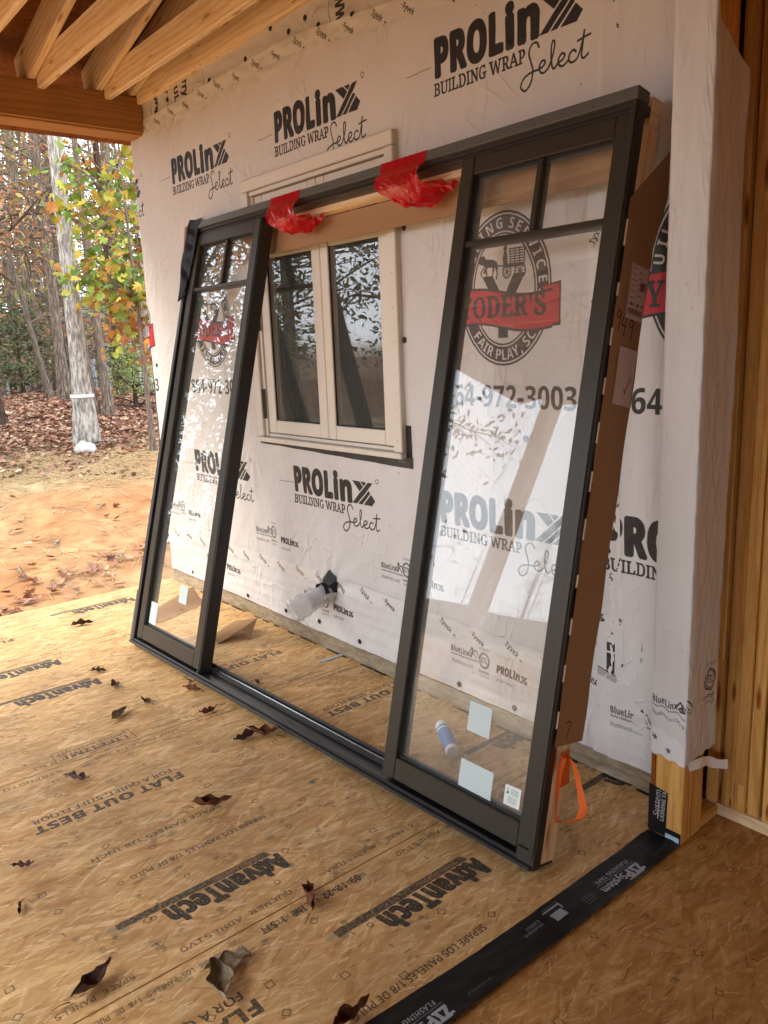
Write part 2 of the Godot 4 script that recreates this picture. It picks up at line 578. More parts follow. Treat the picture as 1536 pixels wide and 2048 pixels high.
# ---- prints of the wrap
const WINK := Color8(40, 38, 37)
func print_prolinx(cv: Canvas, o: Vector2, a := 1.0, sc := 1.0, col := WINK):
	var cap := 0.122 * sc
	text_fit(cv, "PROL", "sansbold", o, cap, 0.335 * sc, col, a, 0.012 * sc)
	text_fit(cv, "in", "sansbold", o + Vector2(0.338 * sc, 0), cap, 0.155 * sc, col, a, 0.013 * sc)
	# the woven X
	var b := o + Vector2(0.49 * sc, -0.002)
	var w := 0.155 * sc
	var q := func(l: Array):
		var p := PackedVector2Array()
		for e in l: p.append(b + Vector2(e[0] * w, e[1] * cap * 0.86))
		cv.fill([p], col, a)
	q.call([[-0.02, 0.0], [0.21, 0.0], [0.98, 1.0], [0.75, 1.0]])
	q.call([[0.27, 0.0], [0.44, 0.0], [0.86, 0.56], [0.77, 0.65]])
	q.call([[0.02, 1.0], [0.36, 1.0], [0.52, 0.78], [0.36, 0.56]])
	q.call([[0.40, 1.0], [0.62, 1.0], [0.66, 0.95], [0.55, 0.81]])
	q.call([[0.56, 0.07], [0.88, 0.50], [1.06, 0.24], [0.90, 0.0], [0.52, 0.0]])
	cv.disc(o + Vector2(0.675 * sc, 0.115 * sc), 0.011 * sc, 0.011 * sc, col, a * 0.9, 0.003 * sc)
func print_block(cv: Canvas, o: Vector2, a := 1.0):
	print_prolinx(cv, o, a)
	text_fit(cv, "BUILDING WRAP", "serif", o + Vector2(0.0, -0.062), 0.041, 0.43, WINK, a, 0.0025)
	script_select(cv, o + Vector2(0.415, -0.112), 0.031, 0.0062, WINK, a, 1.16)
func print_small(cv: Canvas, o: Vector2, a := 0.9):
	print_prolinx(cv, o, a, 0.25)
	text_fit(cv, "grade: Select", "sans", o + Vector2(0, -0.035), 0.014, 0.09, WINK, a * 0.8)
func print_bluelinx(cv: Canvas, o: Vector2, sc := 1.0, a := 0.9):
	text_fit(cv, "BlueLinx", "sansbold", o, 0.026 * sc, 0.105 * sc, WINK, a)
	text_fit(cv, "America's Building Products Distributor", "sansbold", o + Vector2(0, -0.014) * sc, 0.0075 * sc, 0.155 * sc, WINK, a)
	text_fit(cv, "bluelinxco.com", "sans", o + Vector2(0, -0.048) * sc, 0.016 * sc, 0.125 * sc, WINK, a * 0.85)
	for k in [[[0.098, 0.004], [0.118, 0.044], [0.130, 0.026], [0.138, 0.034], [0.158, 0.002]], [[0.108, 0.002], [0.120, 0.026], [0.132, 0.012], [0.142, 0.0]], [[0.118, 0.044], [0.122, 0.016], [0.112, 0.0]]]:
		var p := []
		for e in k: p.append(o + Vector2(e[0], e[1]) * sc)
		cv.line(p, 0.004 * sc, WINK, a)
func print_etl(cv: Canvas, c: Vector2, sc := 1.0, a := 0.9):
	cv.disc(c, 0.03 * sc, 0.034 * sc, WINK, a, 0.004 * sc)
	cv.disc(c, 0.024 * sc, 0.028 * sc, WINK, a, 0.003 * sc)
	text_fit(cv, "ETL", "sansbold", c + Vector2(-0.018, -0.011) * sc, 0.023 * sc, 0.036 * sc, WINK, a)
	text_fit(cv, "CODE COMPLIANCE", "sans", c + Vector2(-0.027, 0.043) * sc, 0.009 * sc, 0.056 * sc, WINK, a * 0.8)
	text_fit(cv, "Intertek", "sansbold", c + Vector2(-0.03, -0.055) * sc, 0.014 * sc, 0.058 * sc, WINK, a * 0.8)
	text_fit(cv, "CCRR-0295", "sans", c + Vector2(-0.03, -0.073) * sc, 0.010 * sc, 0.058 * sc, WINK, a * 0.7)
func arc_text(cv: Canvas, s: String, c: Vector2, rx: float, ry: float, a0: float, a1: float, cap: float, col: Color, inward: bool):
	var tot := text_width(s, "sansbold")
	var x := 0.0
	for ch in s:
		var g := glyph("sansbold", ch)
		var m: float = (x + g[1] * 0.5) / tot
		var an := lerpf(a0, a1, m)
		var p := c + Vector2(cos(an) * rx, sin(an) * ry)
		var tang := Vector2(-sin(an) * rx, cos(an) * ry).normalized() * signf(a1 - a0)
		var up := Vector2(-tang.y, tang.x)
		text(cv, ch, "sansbold", Transform2D(tang * cap, up * cap, p - tang * cap * g[1] * 0.5 - up * cap * 0.5), col, 1.0)
		x += g[1]
func print_seal(cv: Canvas, c: Vector2):
	var wht := Color8(200, 194, 188)
	cv.disc(c, 0.212, 0.262, WINK)
	cv.disc(c, 0.205, 0.255, wht)
	cv.disc(c, 0.199, 0.249, WINK)
	cv.disc(c, 0.150, 0.196, wht)
	cv.disc(c, 0.145, 0.191, WINK)
	cv.disc(c, 0.139, 0.185, wht)
	arc_text(cv, "BUILDING SERVICES", c, 0.175, 0.223, PI * 1.06, -PI * 0.06, 0.036, wht, false)
	arc_text(cv, "FAIR PLAY, SC", c, 0.175, 0.223, PI * 1.22, PI * 1.78, 0.036, wht, true)
	# big Y
	cv.fill([PackedVector2Array([c + Vector2(-0.1, 0.05), c + Vector2(-0.05, 0.05), c + Vector2(0.0, -0.03), c + Vector2(0.05, 0.05), c + Vector2(0.10, 0.05), c + Vector2(0.022, -0.07), c + Vector2(0.022, -0.165), c + Vector2(-0.022, -0.165), c + Vector2(-0.022, -0.07)])], WINK)
	# horse and wagon
	var hp := func(l: Array, dx := 0.0, dy := 0.0):
		var p := PackedVector2Array()
		for e in l: p.append(c + Vector2(e[0] + dx, e[1] + dy))
		cv.fill([p], WINK)
	hp.call([[-0.118, 0.098], [-0.108, 0.118], [-0.092, 0.122], [-0.08, 0.108], [-0.045, 0.104], [-0.03, 0.095], [-0.022, 0.075], [-0.03, 0.066], [-0.037, 0.082], [-0.044, 0.066], [-0.052, 0.064], [-0.05, 0.078], [-0.074, 0.08], [-0.086, 0.06], [-0.096, 0.062], [-0.084, 0.08], [-0.096, 0.09], [-0.108, 0.092]])
	cv.line([c + Vector2(-0.045, 0.07), c + Vector2(-0.052, 0.05), c + Vector2(-0.046, 0.036)], 0.006, WINK)
	cv.line([c + Vector2(-0.034, 0.078), c + Vector2(-0.026, 0.056), c + Vector2(-0.032, 0.038)], 0.006, WINK)
	cv.line([c + Vector2(-0.082, 0.076), c + Vector2(-0.078, 0.056), c + Vector2(-0.084, 0.04)], 0.006, WINK)
	cv.line([c + Vector2(-0.09, 0.08), c + Vector2(-0.108, 0.062), c + Vector2(-0.102, 0.05)], 0.005, WINK)
	cv.line([c + Vector2(-0.04, 0.085), c + Vector2(0.02, 0.076)], 0.004, WINK)
	hp.call([[0.0, 0.085], [0.098, 0.085], [0.098, 0.072], [0.0, 0.072]])
	for k in 6: cv.line([c + Vector2(0.03, 0.09 + k * 0.0085), c + Vector2(0.1, 0.09 + k * 0.0085)], 0.0035, WINK)
	for k in 4: cv.line([c + Vector2(0.032 + k * 0.022, 0.085), c + Vector2(0.032 + k * 0.022, 0.135)], 0.004, WINK)
	hp.call([[0.0, 0.085], [0.02, 0.085], [0.02, 0.115], [0.014, 0.128], [0.006, 0.128], [-0.002, 0.11]])
	cv.disc(c + Vector2(0.01, 0.138), 0.009, 0.01, WINK)
	for wx in [[0.018, 0.022], [0.078, 0.026]]:
		var wc: Vector2 = c + Vector2(wx[0], 0.058)
		cv.disc(wc, wx[1], wx[1] * 1.05, WINK, 1.0, 0.005)
		for k in 5:
			var an: float = PI * k / 5
			cv.line([wc - Vector2(cos(an), sin(an)) * wx[1], wc + Vector2(cos(an), sin(an)) * wx[1]], 0.0028, WINK)
	# banner
	var top := []
	var bot := []
	for k in 25:
		var s := k / 24.0
		var x := lerpf(-0.235, 0.215, s)
		var y := 0.012 * sin(s * TAU) - 0.012 * s
		top.append(c + Vector2(x, -0.005 + y))
		bot.append(c + Vector2(x, -0.118 + y))
	var tail := PackedVector2Array([c + Vector2(0.17, -0.135), c + Vector2(0.25, -0.13), c + Vector2(0.25, 0.012), c + Vector2(0.17, 0.0)])
	cv.fill([tail], WINK)
	cv.fill([PackedVector2Array([c + Vector2(0.175, -0.128), c + Vector2(0.243, -0.122), c + Vector2(0.243, 0.004), c + Vector2(0.175, 0.0)])], Color8(176, 32, 46))
	var grow := PackedVector2Array()
	for p in top: grow.append(p + Vector2(0, 0.008))
	for k in 25: grow.append(bot[24 - k] - Vector2(0, 0.008))
	cv.fill([grow], WINK)
	var red := PackedVector2Array()
	for p in top: red.append(p)
	for k in 25: red.append(bot[24 - k])
	cv.fill([red], Color8(180, 34, 48))
	text_fit(cv, "YODER'S", "serifbold", c + Vector2(-0.215, -0.092), 0.072, 0.405, Color8(44, 34, 34), 1.0, 0.003)
func wall_prints(cv: Canvas, lo: float, hi: float, dx: float, dy: float):
	# everything between lo and hi in wall x; dx, dy shift the pattern of the sheet
	var per := 1.077
	for k in range(-4, 3):
		var b := k * per + dx
		if b - 2.3 + 0.75 < lo or b - 2.3 > hi:
			pass
		else:
			print_block(cv, Vector2(-2.276 + b, 2.429 + dy))
			print_block(cv, Vector2(-2.292 + b, 0.79 + dy * 0.2))
			text_fit(cv, "864-972-3003", "sansbold", Vector2(-2.255 + b, 1.258), 0.078, 0.63, WINK, 1.0)
			print_seal(cv, Vector2(-1.945 + b + (0.07 if k == -3 else 0.0), 1.668))
			print_bluelinx(cv, Vector2(-2.69 + b, 0.515 + dy))
			print_etl(cv, Vector2(-2.515 + b, 0.535 + dy))
			print_small(cv, Vector2(-2.445 + b, 0.49 + dy))
			print_bluelinx(cv, Vector2(-2.25 + b, 0.245))
			print_etl(cv, Vector2(-2.064 + b, 0.25))
			print_small(cv, Vector2(-1.998 + b, 0.222))
# ---------------------------------------------------------------- naming helpers
var used := {}
func numbered(called: String) -> String:
	if not used.has(called):
		used[called] = 0
		return called
	used[called] += 1
	return "%s_%03d" % [called, used[called]]
func tag(o: Node3D, label := "", category := "", group := "", kind := ""):
	if label: o.set_meta("label", label)
	if category: o.set_meta("category", category)
	if group: o.set_meta("group", group)
	if kind: o.set_meta("kind", kind)
func thing(called: String, label: String, category: String, at := Vector3.ZERO, group := "") -> Node3D:
	var o := Node3D.new()
	o.name = numbered(called)
	add_child(o)
	o.position = at
	tag(o, label, category, group)
	return o
func structure(called: String) -> Node3D:
	var o := Node3D.new()
	o.name = numbered(called)
	add_child(o)
	tag(o, "", "", "", "structure")
	return o
func part(called: String, me: Mesh, parent: Node3D, label := "") -> MeshInstance3D:
	var o := MeshInstance3D.new()
	o.name = called
	o.mesh = me
	parent.add_child(o, true)
	# parts are modelled in world axes: undo the thing's own place
	if parent is Node3D and not (parent is MeshInstance3D): o.position = -parent.position
	if label: o.set_meta("label", label)
	return o
func sub(called: String, me: Mesh, parent: MeshInstance3D) -> MeshInstance3D:
	var o := MeshInstance3D.new()
	o.name = called
	o.mesh = me
	parent.add_child(o, true)
	return o
var R := RandomNumberGenerator.new()
func bx(lo: Vector3, hi: Vector3, m: Material, ch := 0.0, ax := 1, f = null) -> ArrayMesh:
	var b := MB.new()
	b.box(lo, hi, ch, ax, Vector2(R.randf(), R.randf()), f)
	return b.mesh(m)
func V(x, y, z) -> Vector3: return Vector3(x, y, z)

# ---------------------------------------------------------------- the lie of the wrap on the wall
var nA: FastNoiseLite
var nB: FastNoiseLite
func wd(x: float, y: float) -> float:
	var d := 0.009 + nA.get_noise_2d(x * 1.1, y * 0.9) * 0.006
	d += nB.get_noise_2d(x * 16.0 + y * 1.5, y * 1.1) * 0.0022
	d += nB.get_noise_2d(x * 9.0 - y * 7.0, x * 1.5 + y * 1.8 + 30.0) * 0.0022
	var left := clampf((-3.95 - x) / 0.5, 0.0, 1.0)
	if left > 0.0:
		d += left * 0.0034 * sin((x + 0.035 * y + 0.02 * nA.get_noise_2d(x, y * 2.0)) * 165.0) * (0.55 + 0.45 * nA.get_noise_2d(x * 3.0, y * 2.0))
	# folds fanning out under the window's left foot and round the pipe
	var q := Vector2(x + 3.09, y - 0.33)
	var r := q.length()
	if r < 0.8 and y > 0.3: d += 0.0065 * sin(atan2(q.y, q.x) * 11.0 + 2.0 * sin(r * 5.0)) * exp(-r * 3.2) * clampf(r * 9.0, 0.0, 1.0)
	var q2 := Vector2(x + 3.75, y - 1.02)
	var r2 := q2.length()
	if r2 < 0.9 and y < 1.0: d += 0.006 * sin(atan2(q2.y, q2.x) * 15.0) * exp(-r2 * 2.4) * clampf(r2 * 6.0, 0.0, 1.0)
	if y < 0.4: d += 0.005 * nB.get_noise_2d(x * 1.4 + 7.0, y * 20.0) * clampf((0.4 - y) * 8.0, 0.0, 1.0)
	if y > 2.72: d += 0.007 * nB.get_noise_2d(x * 5.0 + y * 4.0, y * 9.0)
	if x > -1.9: d += 0.0016 * nB.get_noise_2d(x * 20.0, y * 1.6 + 9.0)
	return maxf(d, 0.0015)

# ---------------------------------------------------------------- the leaning door: u along, v up, w out of its face
const DW := 2.66
const DH := 2.185
const BL := Vector3(-3.917, 0.021, 0.722)
const BR := Vector3(-1.298, 0.021, 0.626)
const TL := Vector3(-3.98, 2.14, 0.135)
const TR := Vector3(-1.316, 2.14, 0.164)
func D(p: Vector3) -> Vector3:
	var u := p.x / DW
	var v := p.y / DH
	var q := BL * (1 - u) * (1 - v) + BR * u * (1 - v) + TL * (1 - u) * v + TR * u * v
	var du := (BR - BL) * (1 - v) + (TR - TL) * v
	var dv := (TL - BL) * (1 - u) + (TR - BR) * u
	return q + du.cross(dv).normalized() * p.z
func dbox(called: String, lo: Vector3, hi: Vector3, m: Material, parent: Node3D, ch := 0.002, ax := 1) -> MeshInstance3D:
	var b := MB.new()
	# long members get cut into a few lengths so that they follow the frame
	b.box(lo, hi, ch, ax, Vector2(R.randf(), R.randf()), D)
	return part(called, b.mesh(m), parent)

# ---------------------------------------------------------------- ground
const GD := [0.0, 2.0, 5.5, 9.5, 12.0, 20.0, 40.0, 100.0, 400.0]
const GH := [-0.22, -0.1, 0.35, 0.75, 0.7, -0.4, -2.0, -3.0, -6.0]
func ground_y(x: float, z: float) -> float:
	var d := -5.0 - x
	if z > 5.0: d = maxf(d, minf((z - 5.0) * 0.35, 8.0)) if d < 0.0 else d
	d = absf(d) if d > 0.0 else 0.0
	var y := -6.0
	for i in GD.size() - 1:
		if d <= GD[i + 1]:
			var t: float = (d - GD[i]) / (GD[i + 1] - GD[i])
			t = clampf(t, 0.0, 1.0)
			y = lerpf(GH[i], GH[i + 1], t)
			break
	var near := clampf(d * 0.6, 0.0, 1.0)
	return y + near * (nA.get_noise_2d(x * 0.25, z * 0.25) * 0.12 + nB.get_noise_2d(x * 0.9, z * 0.9) * 0.035)

# ---------------------------------------------------------------- leaves
func star_leaf(b: MB, p: Vector3, ax: Vector3, up: Vector3, s: float, lobes := true):
	var sd := ax.cross(up).normalized()
	var outl := [[0.0, 0.0], [0.34, 0.12], [0.52, 0.45], [0.26, 0.5], [0.36, 0.86], [0.12, 0.78], [0.0, 1.15]] if lobes else [[0.0, 0.0], [0.22, 0.35], [0.2, 0.7], [0.0, 1.1]]
	for k in outl.size() - 1:
		var a: Array = outl[k]
		var d: Array = outl[k + 1]
		var c0 := p + ax * s * 0.45 - up * s * 0.06
		for sg in [-1.0, 1.0]:
			var pa: Vector3 = p + ax * s * a[1] + sd * s * a[0] * sg + up * s * a[0] * 0.3
			var pb: Vector3 = p + ax * s * d[1] + sd * s * d[0] * sg + up * s * d[0] * 0.3
			b.tri(c0, pa, pb)
func floor_leaf(seed: int, L: float, wid: float, fold: float, bend: float) -> MB:
	var b := MB.new()
	var rg := RandomNumberGenerator.new()
	rg.seed = seed
	var ph := rg.randf() * 6.0
	var tw := rg.randf_range(-1.2, 1.2)
	var f := func(s: float, t: float) -> Vector3:
		# t along the midrib, s across
		var e := (s - 0.5) * 2.0
		var hw := wid * sin(PI * pow(t, 0.8)) * (0.62 + 0.38 * absf(sin(t * 9.0 + ph * 0.2 + (0.6 if e > 0 else 0.0))))
		var an: float = fold * absf(e) * (1.0 + 0.4 * sin(t * 7.0 + ph))
		var y: float = hw * absf(e) * sin(an) + bend * L * (t - 0.5) * (t - 0.5) * 4.0 * 0.3 + 0.004 * sin(t * 17.0 + e * 3.0 + ph)
		var x: float = hw * e * cos(an)
		var rot := tw * (t - 0.5)
		return Vector3(x * cos(rot) - y * sin(rot), absf(x * sin(rot)) + y * cos(rot) + 0.006, (t - 0.5) * L)
	b.sheet(f, 6, 14)
	var low := 1e9
	for p in b.v: low = minf(low, p.y)
	for i in b.v.size(): b.v[i].y += 0.0015 - low
	var off := b.v.size()
	b.tube([Vector3(0, 0.004, -0.46 * L), Vector3(0.004, 0.009, -0.6 * L), Vector3(0.012, 0.006, -0.78 * L)], [0.0016, 0.0013, 0.001], 4)
	return b

# ---------------------------------------------------------------- trees
func branch_points(rng: RandomNumberGenerator, p: Vector3, dir: Vector3, L: float, n: int, droop: float) -> Array:
	var o := [p]
	var d := dir
	for k in n:
		d = (d + Vector3(rng.randfn(0, 0.22), rng.randfn(0, 0.16) - droop, rng.randfn(0, 0.22))).normalized()
		p += d * L / n
		o.append(p)
	return o
func taper(n: int, r0: float, r1: float) -> Array:
	var o := []
	for k in n + 1: o.append(lerpf(r0, r1, float(k) / n))
	return o
# spec: base, h, r, lean, seed, bark, cols, leaf (size), leaves (count), lo (lowest branch share), spread, lobes, limbs
func grow(t: Node3D, spec: Dictionary):
	var rng := RandomNumberGenerator.new()
	rng.seed = spec.seed
	var base: Vector3 = spec.base
	var h: float = spec.h
	var r: float = spec.r
	var lean: Vector3 = spec.get("lean", Vector3.ZERO)
	var tp := []
	var tr := []
	var n := 14
	for k in n + 1:
		var s := float(k) / n
		tp.append(base + Vector3(0, -0.15 + s * h, 0) + lean * s * h + Vector3(sin(s * 5.0 + spec.seed), 0, cos(s * 4.0 + spec.seed * 1.7)) * 0.05 * h * 0.12 * s)
		tr.append(r * (1.0 - 0.8 * s) * (1.0 + 0.75 * exp(-s * h * 3.5)))
	var tb := MB.new()
	tb.tube(tp, tr, spec.get("sides", 10), true, 0.5, spec.get("jag", 0.05), maxf(1.0, round(r * 9.0)))
	part("trunk", tb.mesh(spec.bark), t)
	var lb := MB.new()
	var cb := MB.new()
	cb.use_col = true
	var tips := []
	var limbs: int = spec.get("limbs", 14)
	for k in limbs:
		var s: float = lerpf(spec.get("lo", 0.3), 0.98, (k + rng.randf()) / limbs)
		var i := int(s * n)
		var p: Vector3 = tp[mini(i, n)]
		var an := rng.randf() * TAU
		var dir := Vector3(cos(an), rng.randf_range(0.1, 0.8), sin(an)).normalized()
		var L: float = spec.spread * (1.15 - 0.6 * s) * rng.randf_range(0.6, 1.2)
		var pts := branch_points(rng, p, dir, L, 5, spec.get("droop", 0.06))
		lb.tube(pts, taper(5, tr[mini(i, n)] * 0.42, 0.006), 5, false)
		for q in range(1, 6): tips.append(pts[q])
		for q in 4:
			var st: Vector3 = pts[1 + rng.randi() % 4]
			var d2 := (dir + Vector3(rng.randfn(0, 0.7), rng.randfn(0, 0.5), rng.randfn(0, 0.7))).normalized()
			var p2 := branch_points(rng, st, d2, L * rng.randf_range(0.3, 0.55), 4, spec.get("droop", 0.06))
			lb.tube(p2, taper(4, 0.012, 0.0035), 4, false)
			for w in range(1, 5): tips.append(p2[w])
	part("limbs", lb.mesh(spec.bark), t)
	var cols: Array = spec.cols
	for k in int(spec.leaves):
		var p: Vector3 = tips[rng.randi() % tips.size()]
		var cl: float = spec.get("cluster", 0.22)
		p += Vector3(rng.randfn(0, cl), rng.randfn(0, cl * 0.8), rng.randfn(0, cl))
		if p.y < base.y + 0.25: continue
		var c: Color = cols[rng.randi() % cols.size()]
		var f := rng.randf_range(0.75, 1.25)
		cb.c = Color(c.r * f, c.g * f, c.b * f)
		var ax := Vector3(rng.randfn(0, 1), rng.randfn(-0.5, 0.7), rng.randfn(0, 1)).normalized()
		var up := ax.cross(Vector3(rng.randfn(0, 1), rng.randfn(0, 1), rng.randfn(0, 1))).normalized()
		star_leaf(cb, p, ax, up, spec.leaf * rng.randf_range(0.65, 1.2), spec.get("lobes", false))
	part("crown", cb.mesh(M.leaf), t)
func _ready():
	TS = TextServerManager.get_primary_interface()
	R.seed = 5
	nA = noise(3, 1.0, 2)
	nB = noise(12, 1.0, 2)
	# ---- camera
	var cam := Camera3D.new()
	cam.name = "camera"
	cam.transform = Transform3D(Basis(Vector3(0.63925, -0.03792, -0.76806), Vector3(-0.13547, 0.97761, -0.16101), Vector3(0.75697, 0.20697, 0.6198)).orthonormalized(), Vector3(0, 1.5, 2.18))
	cam.fov = 65.47
	cam.near = 0.05
	cam.far = 900.0
	add_child(cam)
	cam.current = true
	# ---- overcast sky and a weak, wide sun
	var we := WorldEnvironment.new()
	we.name = "world_environment"
	var e := Environment.new()
	e.background_mode = Environment.BG_SKY
	var sm := ProceduralSkyMaterial.new()
	sm.sky_top_color = Color(0.86, 0.92, 0.98)
	sm.sky_horizon_color = Color(0.93, 0.95, 0.97)
	sm.sky_curve = 0.25
	sm.ground_bottom_color = Color(0.42, 0.34, 0.27)
	sm.ground_horizon_color = Color(0.62, 0.58, 0.54)
	sm.sky_energy_multiplier = 1.0
	sm.sun_angle_max = 1.0
	var sky := Sky.new()
	sky.sky_material = sm
	e.sky = sky
	e.background_energy_multiplier = 1.0
	e.tonemap_mode = Environment.TONE_MAPPER_LINEAR
	e.tonemap_exposure = EXPOSURE
	e.sdfgi_enabled = true
	e.ssao_enabled = true
	e.ssil_enabled = true
	we.environment = e
	add_child(we)
	var sun := DirectionalLight3D.new()
	sun.name = "sun"
	sun.light_energy = 0.4
	sun.light_angular_distance = 25.0
	sun.light_color = Color(1.0, 0.96, 0.9)
	sun.shadow_enabled = true
	sun.look_at_from_position(Vector3(-8, 11, 9), Vector3.ZERO)
	add_child(sun)
	make_materials()
	build_ground()
	build_floor()
	build_wall()
	build_house()
	build_roof()
	build_window()
	build_door()
	build_packing()
	build_clutter()
	build_yard()

const EXPOSURE := 5.3

func make_materials():
	make_osb()
	M.osb_normal = osb_normal()
	M.creases = crease_map()
	var pine := plain("pine", Color.WHITE, 0.62, 0.0, 0.35)
	pine.albedo_texture = wood_texture(11, Color8(238, 214, 176), Color8(188, 142, 92), 384, 1024, 18, 1.1)
	var stud := plain("stud", Color.WHITE, 0.65, 0.0, 0.3)
	stud.albedo_texture = wood_texture(23, Color8(218, 168, 96), Color8(152, 94, 40), 384, 1024, 24, 1.2)
	var beam := plain("beam", Color.WHITE, 0.6, 0.0, 0.35)
	beam.albedo_texture = wood_texture(37, Color8(178, 128, 72), Color8(118, 74, 30), 384, 1024, 3, 0.9)
	var deck := plain("deck", Color8(150, 116, 84), 0.75, 0.0, 0.25)
	deck.albedo_texture = ImageTexture.create_from_image(Image.create_from_data(OW, OH, false, Image.FORMAT_RGB8, osb))
	M.deck.uv1_scale = Vector3(0.33, 1, 1)
	var sheath := plain("sheathing", Color8(168, 118, 72), 0.75, 0.0, 0.25)
	sheath.albedo_texture = M.deck.albedo_texture
	plain("bronze", lin(0.040, 0.034, 0.025), 0.36, 0.0, 0.33)
	plain("bronze_dark", lin(0.022, 0.019, 0.017), 0.38, 0.0, 0.5)
	plain("head_clad", lin(0.095, 0.096, 0.088), 0.42, 0.0, 0.5)
	plain("black_pvc", lin(0.016, 0.016, 0.017), 0.34, 0.0, 0.5)
	plain("black_bag", lin(0.008, 0.008, 0.009), 0.42, 0.0, 0.3)
	plain("gasket", lin(0.006, 0.006, 0.006), 0.6)
	plain("steel", lin(0.62, 0.63, 0.64), 0.22, 1.0)
	plain("window_paint", lin(0.66, 0.61, 0.53), 0.45, 0.0, 0.5)
	plain("card", lin(0.36, 0.215, 0.115), 0.85, 0.0, 0.25)
	plain("card_edge", lin(0.58, 0.46, 0.34), 0.9, 0.0, 0.2)
	plain("paper", lin(0.62, 0.5, 0.44), 0.8, 0.0, 0.3)
	plain("label_white", lin(0.52, 0.60, 0.60), 0.5, 0.0, 0.4)
	plain("strap", lin(0.66, 0.115, 0.014), 0.6, 0.0, 0.4)
	plain("nail_black", lin(0.012, 0.012, 0.014), 0.45)
	plain("black_tape", lin(0.010, 0.010, 0.011), 0.4, 0.0, 0.35)
	plain("tape_grey", lin(0.42, 0.45, 0.49), 0.5)
	plain("tape_blue", lin(0.42, 0.56, 0.68), 0.4)
	var mem := plain("membrane", lin(0.36, 0.29, 0.20), 0.4, 0.0, 0.5)
	mem.albedo_texture = speckle(66, 0.74)
	mem.uv1_scale = Vector3(5, 0.3, 1)
	var mt := NoiseTexture2D.new()
	mt.width = 256; mt.height = 256; mt.seamless = true
	mt.noise = noise(4, 0.02, 4)
	plain("wrap_plain", lin(0.72, 0.69, 0.655), 0.55, 0.0, 0.4)
	plain("wrap_torn", lin(0.8, 0.79, 0.77), 0.6, 0.0, 0.4)
	var film := plain("red_film", Color(0.80, 0.02, 0.06, 0.62), 0.22, 0.0, 0.5)
	film.transparency = BaseMaterial3D.TRANSPARENCY_ALPHA
	film.albedo_color = Color(0.86, 0.02, 0.13, 0.66)
	film.backlight_enabled = true
	film.backlight = Color(0.8, 0.02, 0.08)
	var glass := plain("glass", Color(0.93, 0.97, 0.95, 0.03), 0.0, 0.0, 0.5)
	glass.transparency = BaseMaterial3D.TRANSPARENCY_ALPHA
	var clear := plain("clear_plastic", Color(0.85, 0.85, 0.86, 0.38), 0.15, 0.0, 0.5)
	clear.transparency = BaseMaterial3D.TRANSPARENCY_ALPHA
	plain("pipe", lin(0.68, 0.68, 0.67), 0.4)
	plain("tube_white", lin(0.75, 0.76, 0.77), 0.35)
	plain("tube_blue", lin(0.06, 0.19, 0.50), 0.35)
	for c in [["leaf_dark", 0.10, 0.052, 0.040], ["leaf_rust", 0.17, 0.065, 0.032], ["leaf_pale", 0.33, 0.26, 0.18], ["leaf_purple", 0.15, 0.092, 0.082]]:
		var l := plain(c[0], lin(c[1], c[2], c[3]), 0.7, 0.0, 0.3)
		l.albedo_texture = speckle(hash(c[0]) % 97, 0.72)
	var lf := plain("leaf", Color.WHITE, 0.6, 0.0, 0.3)
	lf.vertex_color_use_as_albedo = true
	lf.backlight_enabled = true
	lf.backlight = Color(0.55, 0.55, 0.45)
	plain("bark_pale", Color.WHITE, 0.9, 0.0, 0.2).albedo_texture = bark_texture(5, Color8(192, 186, 176), Color8(96, 90, 84))
	plain("bark_grey", Color.WHITE, 0.92, 0.0, 0.2).albedo_texture = bark_texture(8, Color8(142, 128, 114), Color8(70, 58, 50))
	plain("bark_dark", Color.WHITE, 0.92, 0.0, 0.2).albedo_texture = bark_texture(9, Color8(96, 82, 70), Color8(44, 36, 30))
	plain("stone", lin(0.42, 0.39, 0.36), 0.8)
	plain("siding", lin(0.5, 0.56, 0.62), 0.6)
	plain("siding_tan", lin(0.42, 0.34, 0.2), 0.7)
	plain("roofing", lin(0.12, 0.115, 0.11), 0.85)
	plain("far_glass", lin(0.05, 0.07, 0.09), 0.1)
	# wrinkle grain for wrap and tape
	M.film_wear = noise(60, 0.02, 3)
func speckle(seed: int, low: float) -> ImageTexture:
	var n := noise(seed, 0.06, 4)
	var im := Image.create(128, 128, false, Image.FORMAT_RGB8)
	for y in 128:
		for x in 128:
			var g := clampf(lerpf(low, 1.0, 0.5 + 0.8 * n.get_noise_2d(x, y)), 0.0, 1.0)
			im.set_pixel(x, y, Color(g, g * 0.99, g * 0.97))
	return tex_of(im)
func bark_texture(seed: int, a: Color, b: Color) -> ImageTexture:
	var n := noise(seed, 1.0, 4)
	var im := Image.create(128, 256, false, Image.FORMAT_RGB8)
	for y in 256:
		for x in 128:
			var an := TAU * x / 128.0
			var g := n.get_noise_3d(cos(an) * 3.2, y * 0.045, sin(an) * 3.2) * 1.1 + 0.5 * n.get_noise_3d(cos(an) * 9.0, y * 0.16, sin(an) * 9.0)
			im.set_pixel(x, y, a.lerp(b, clampf(0.42 + g * 0.85, 0.0, 1.0)))
	return tex_of(im)

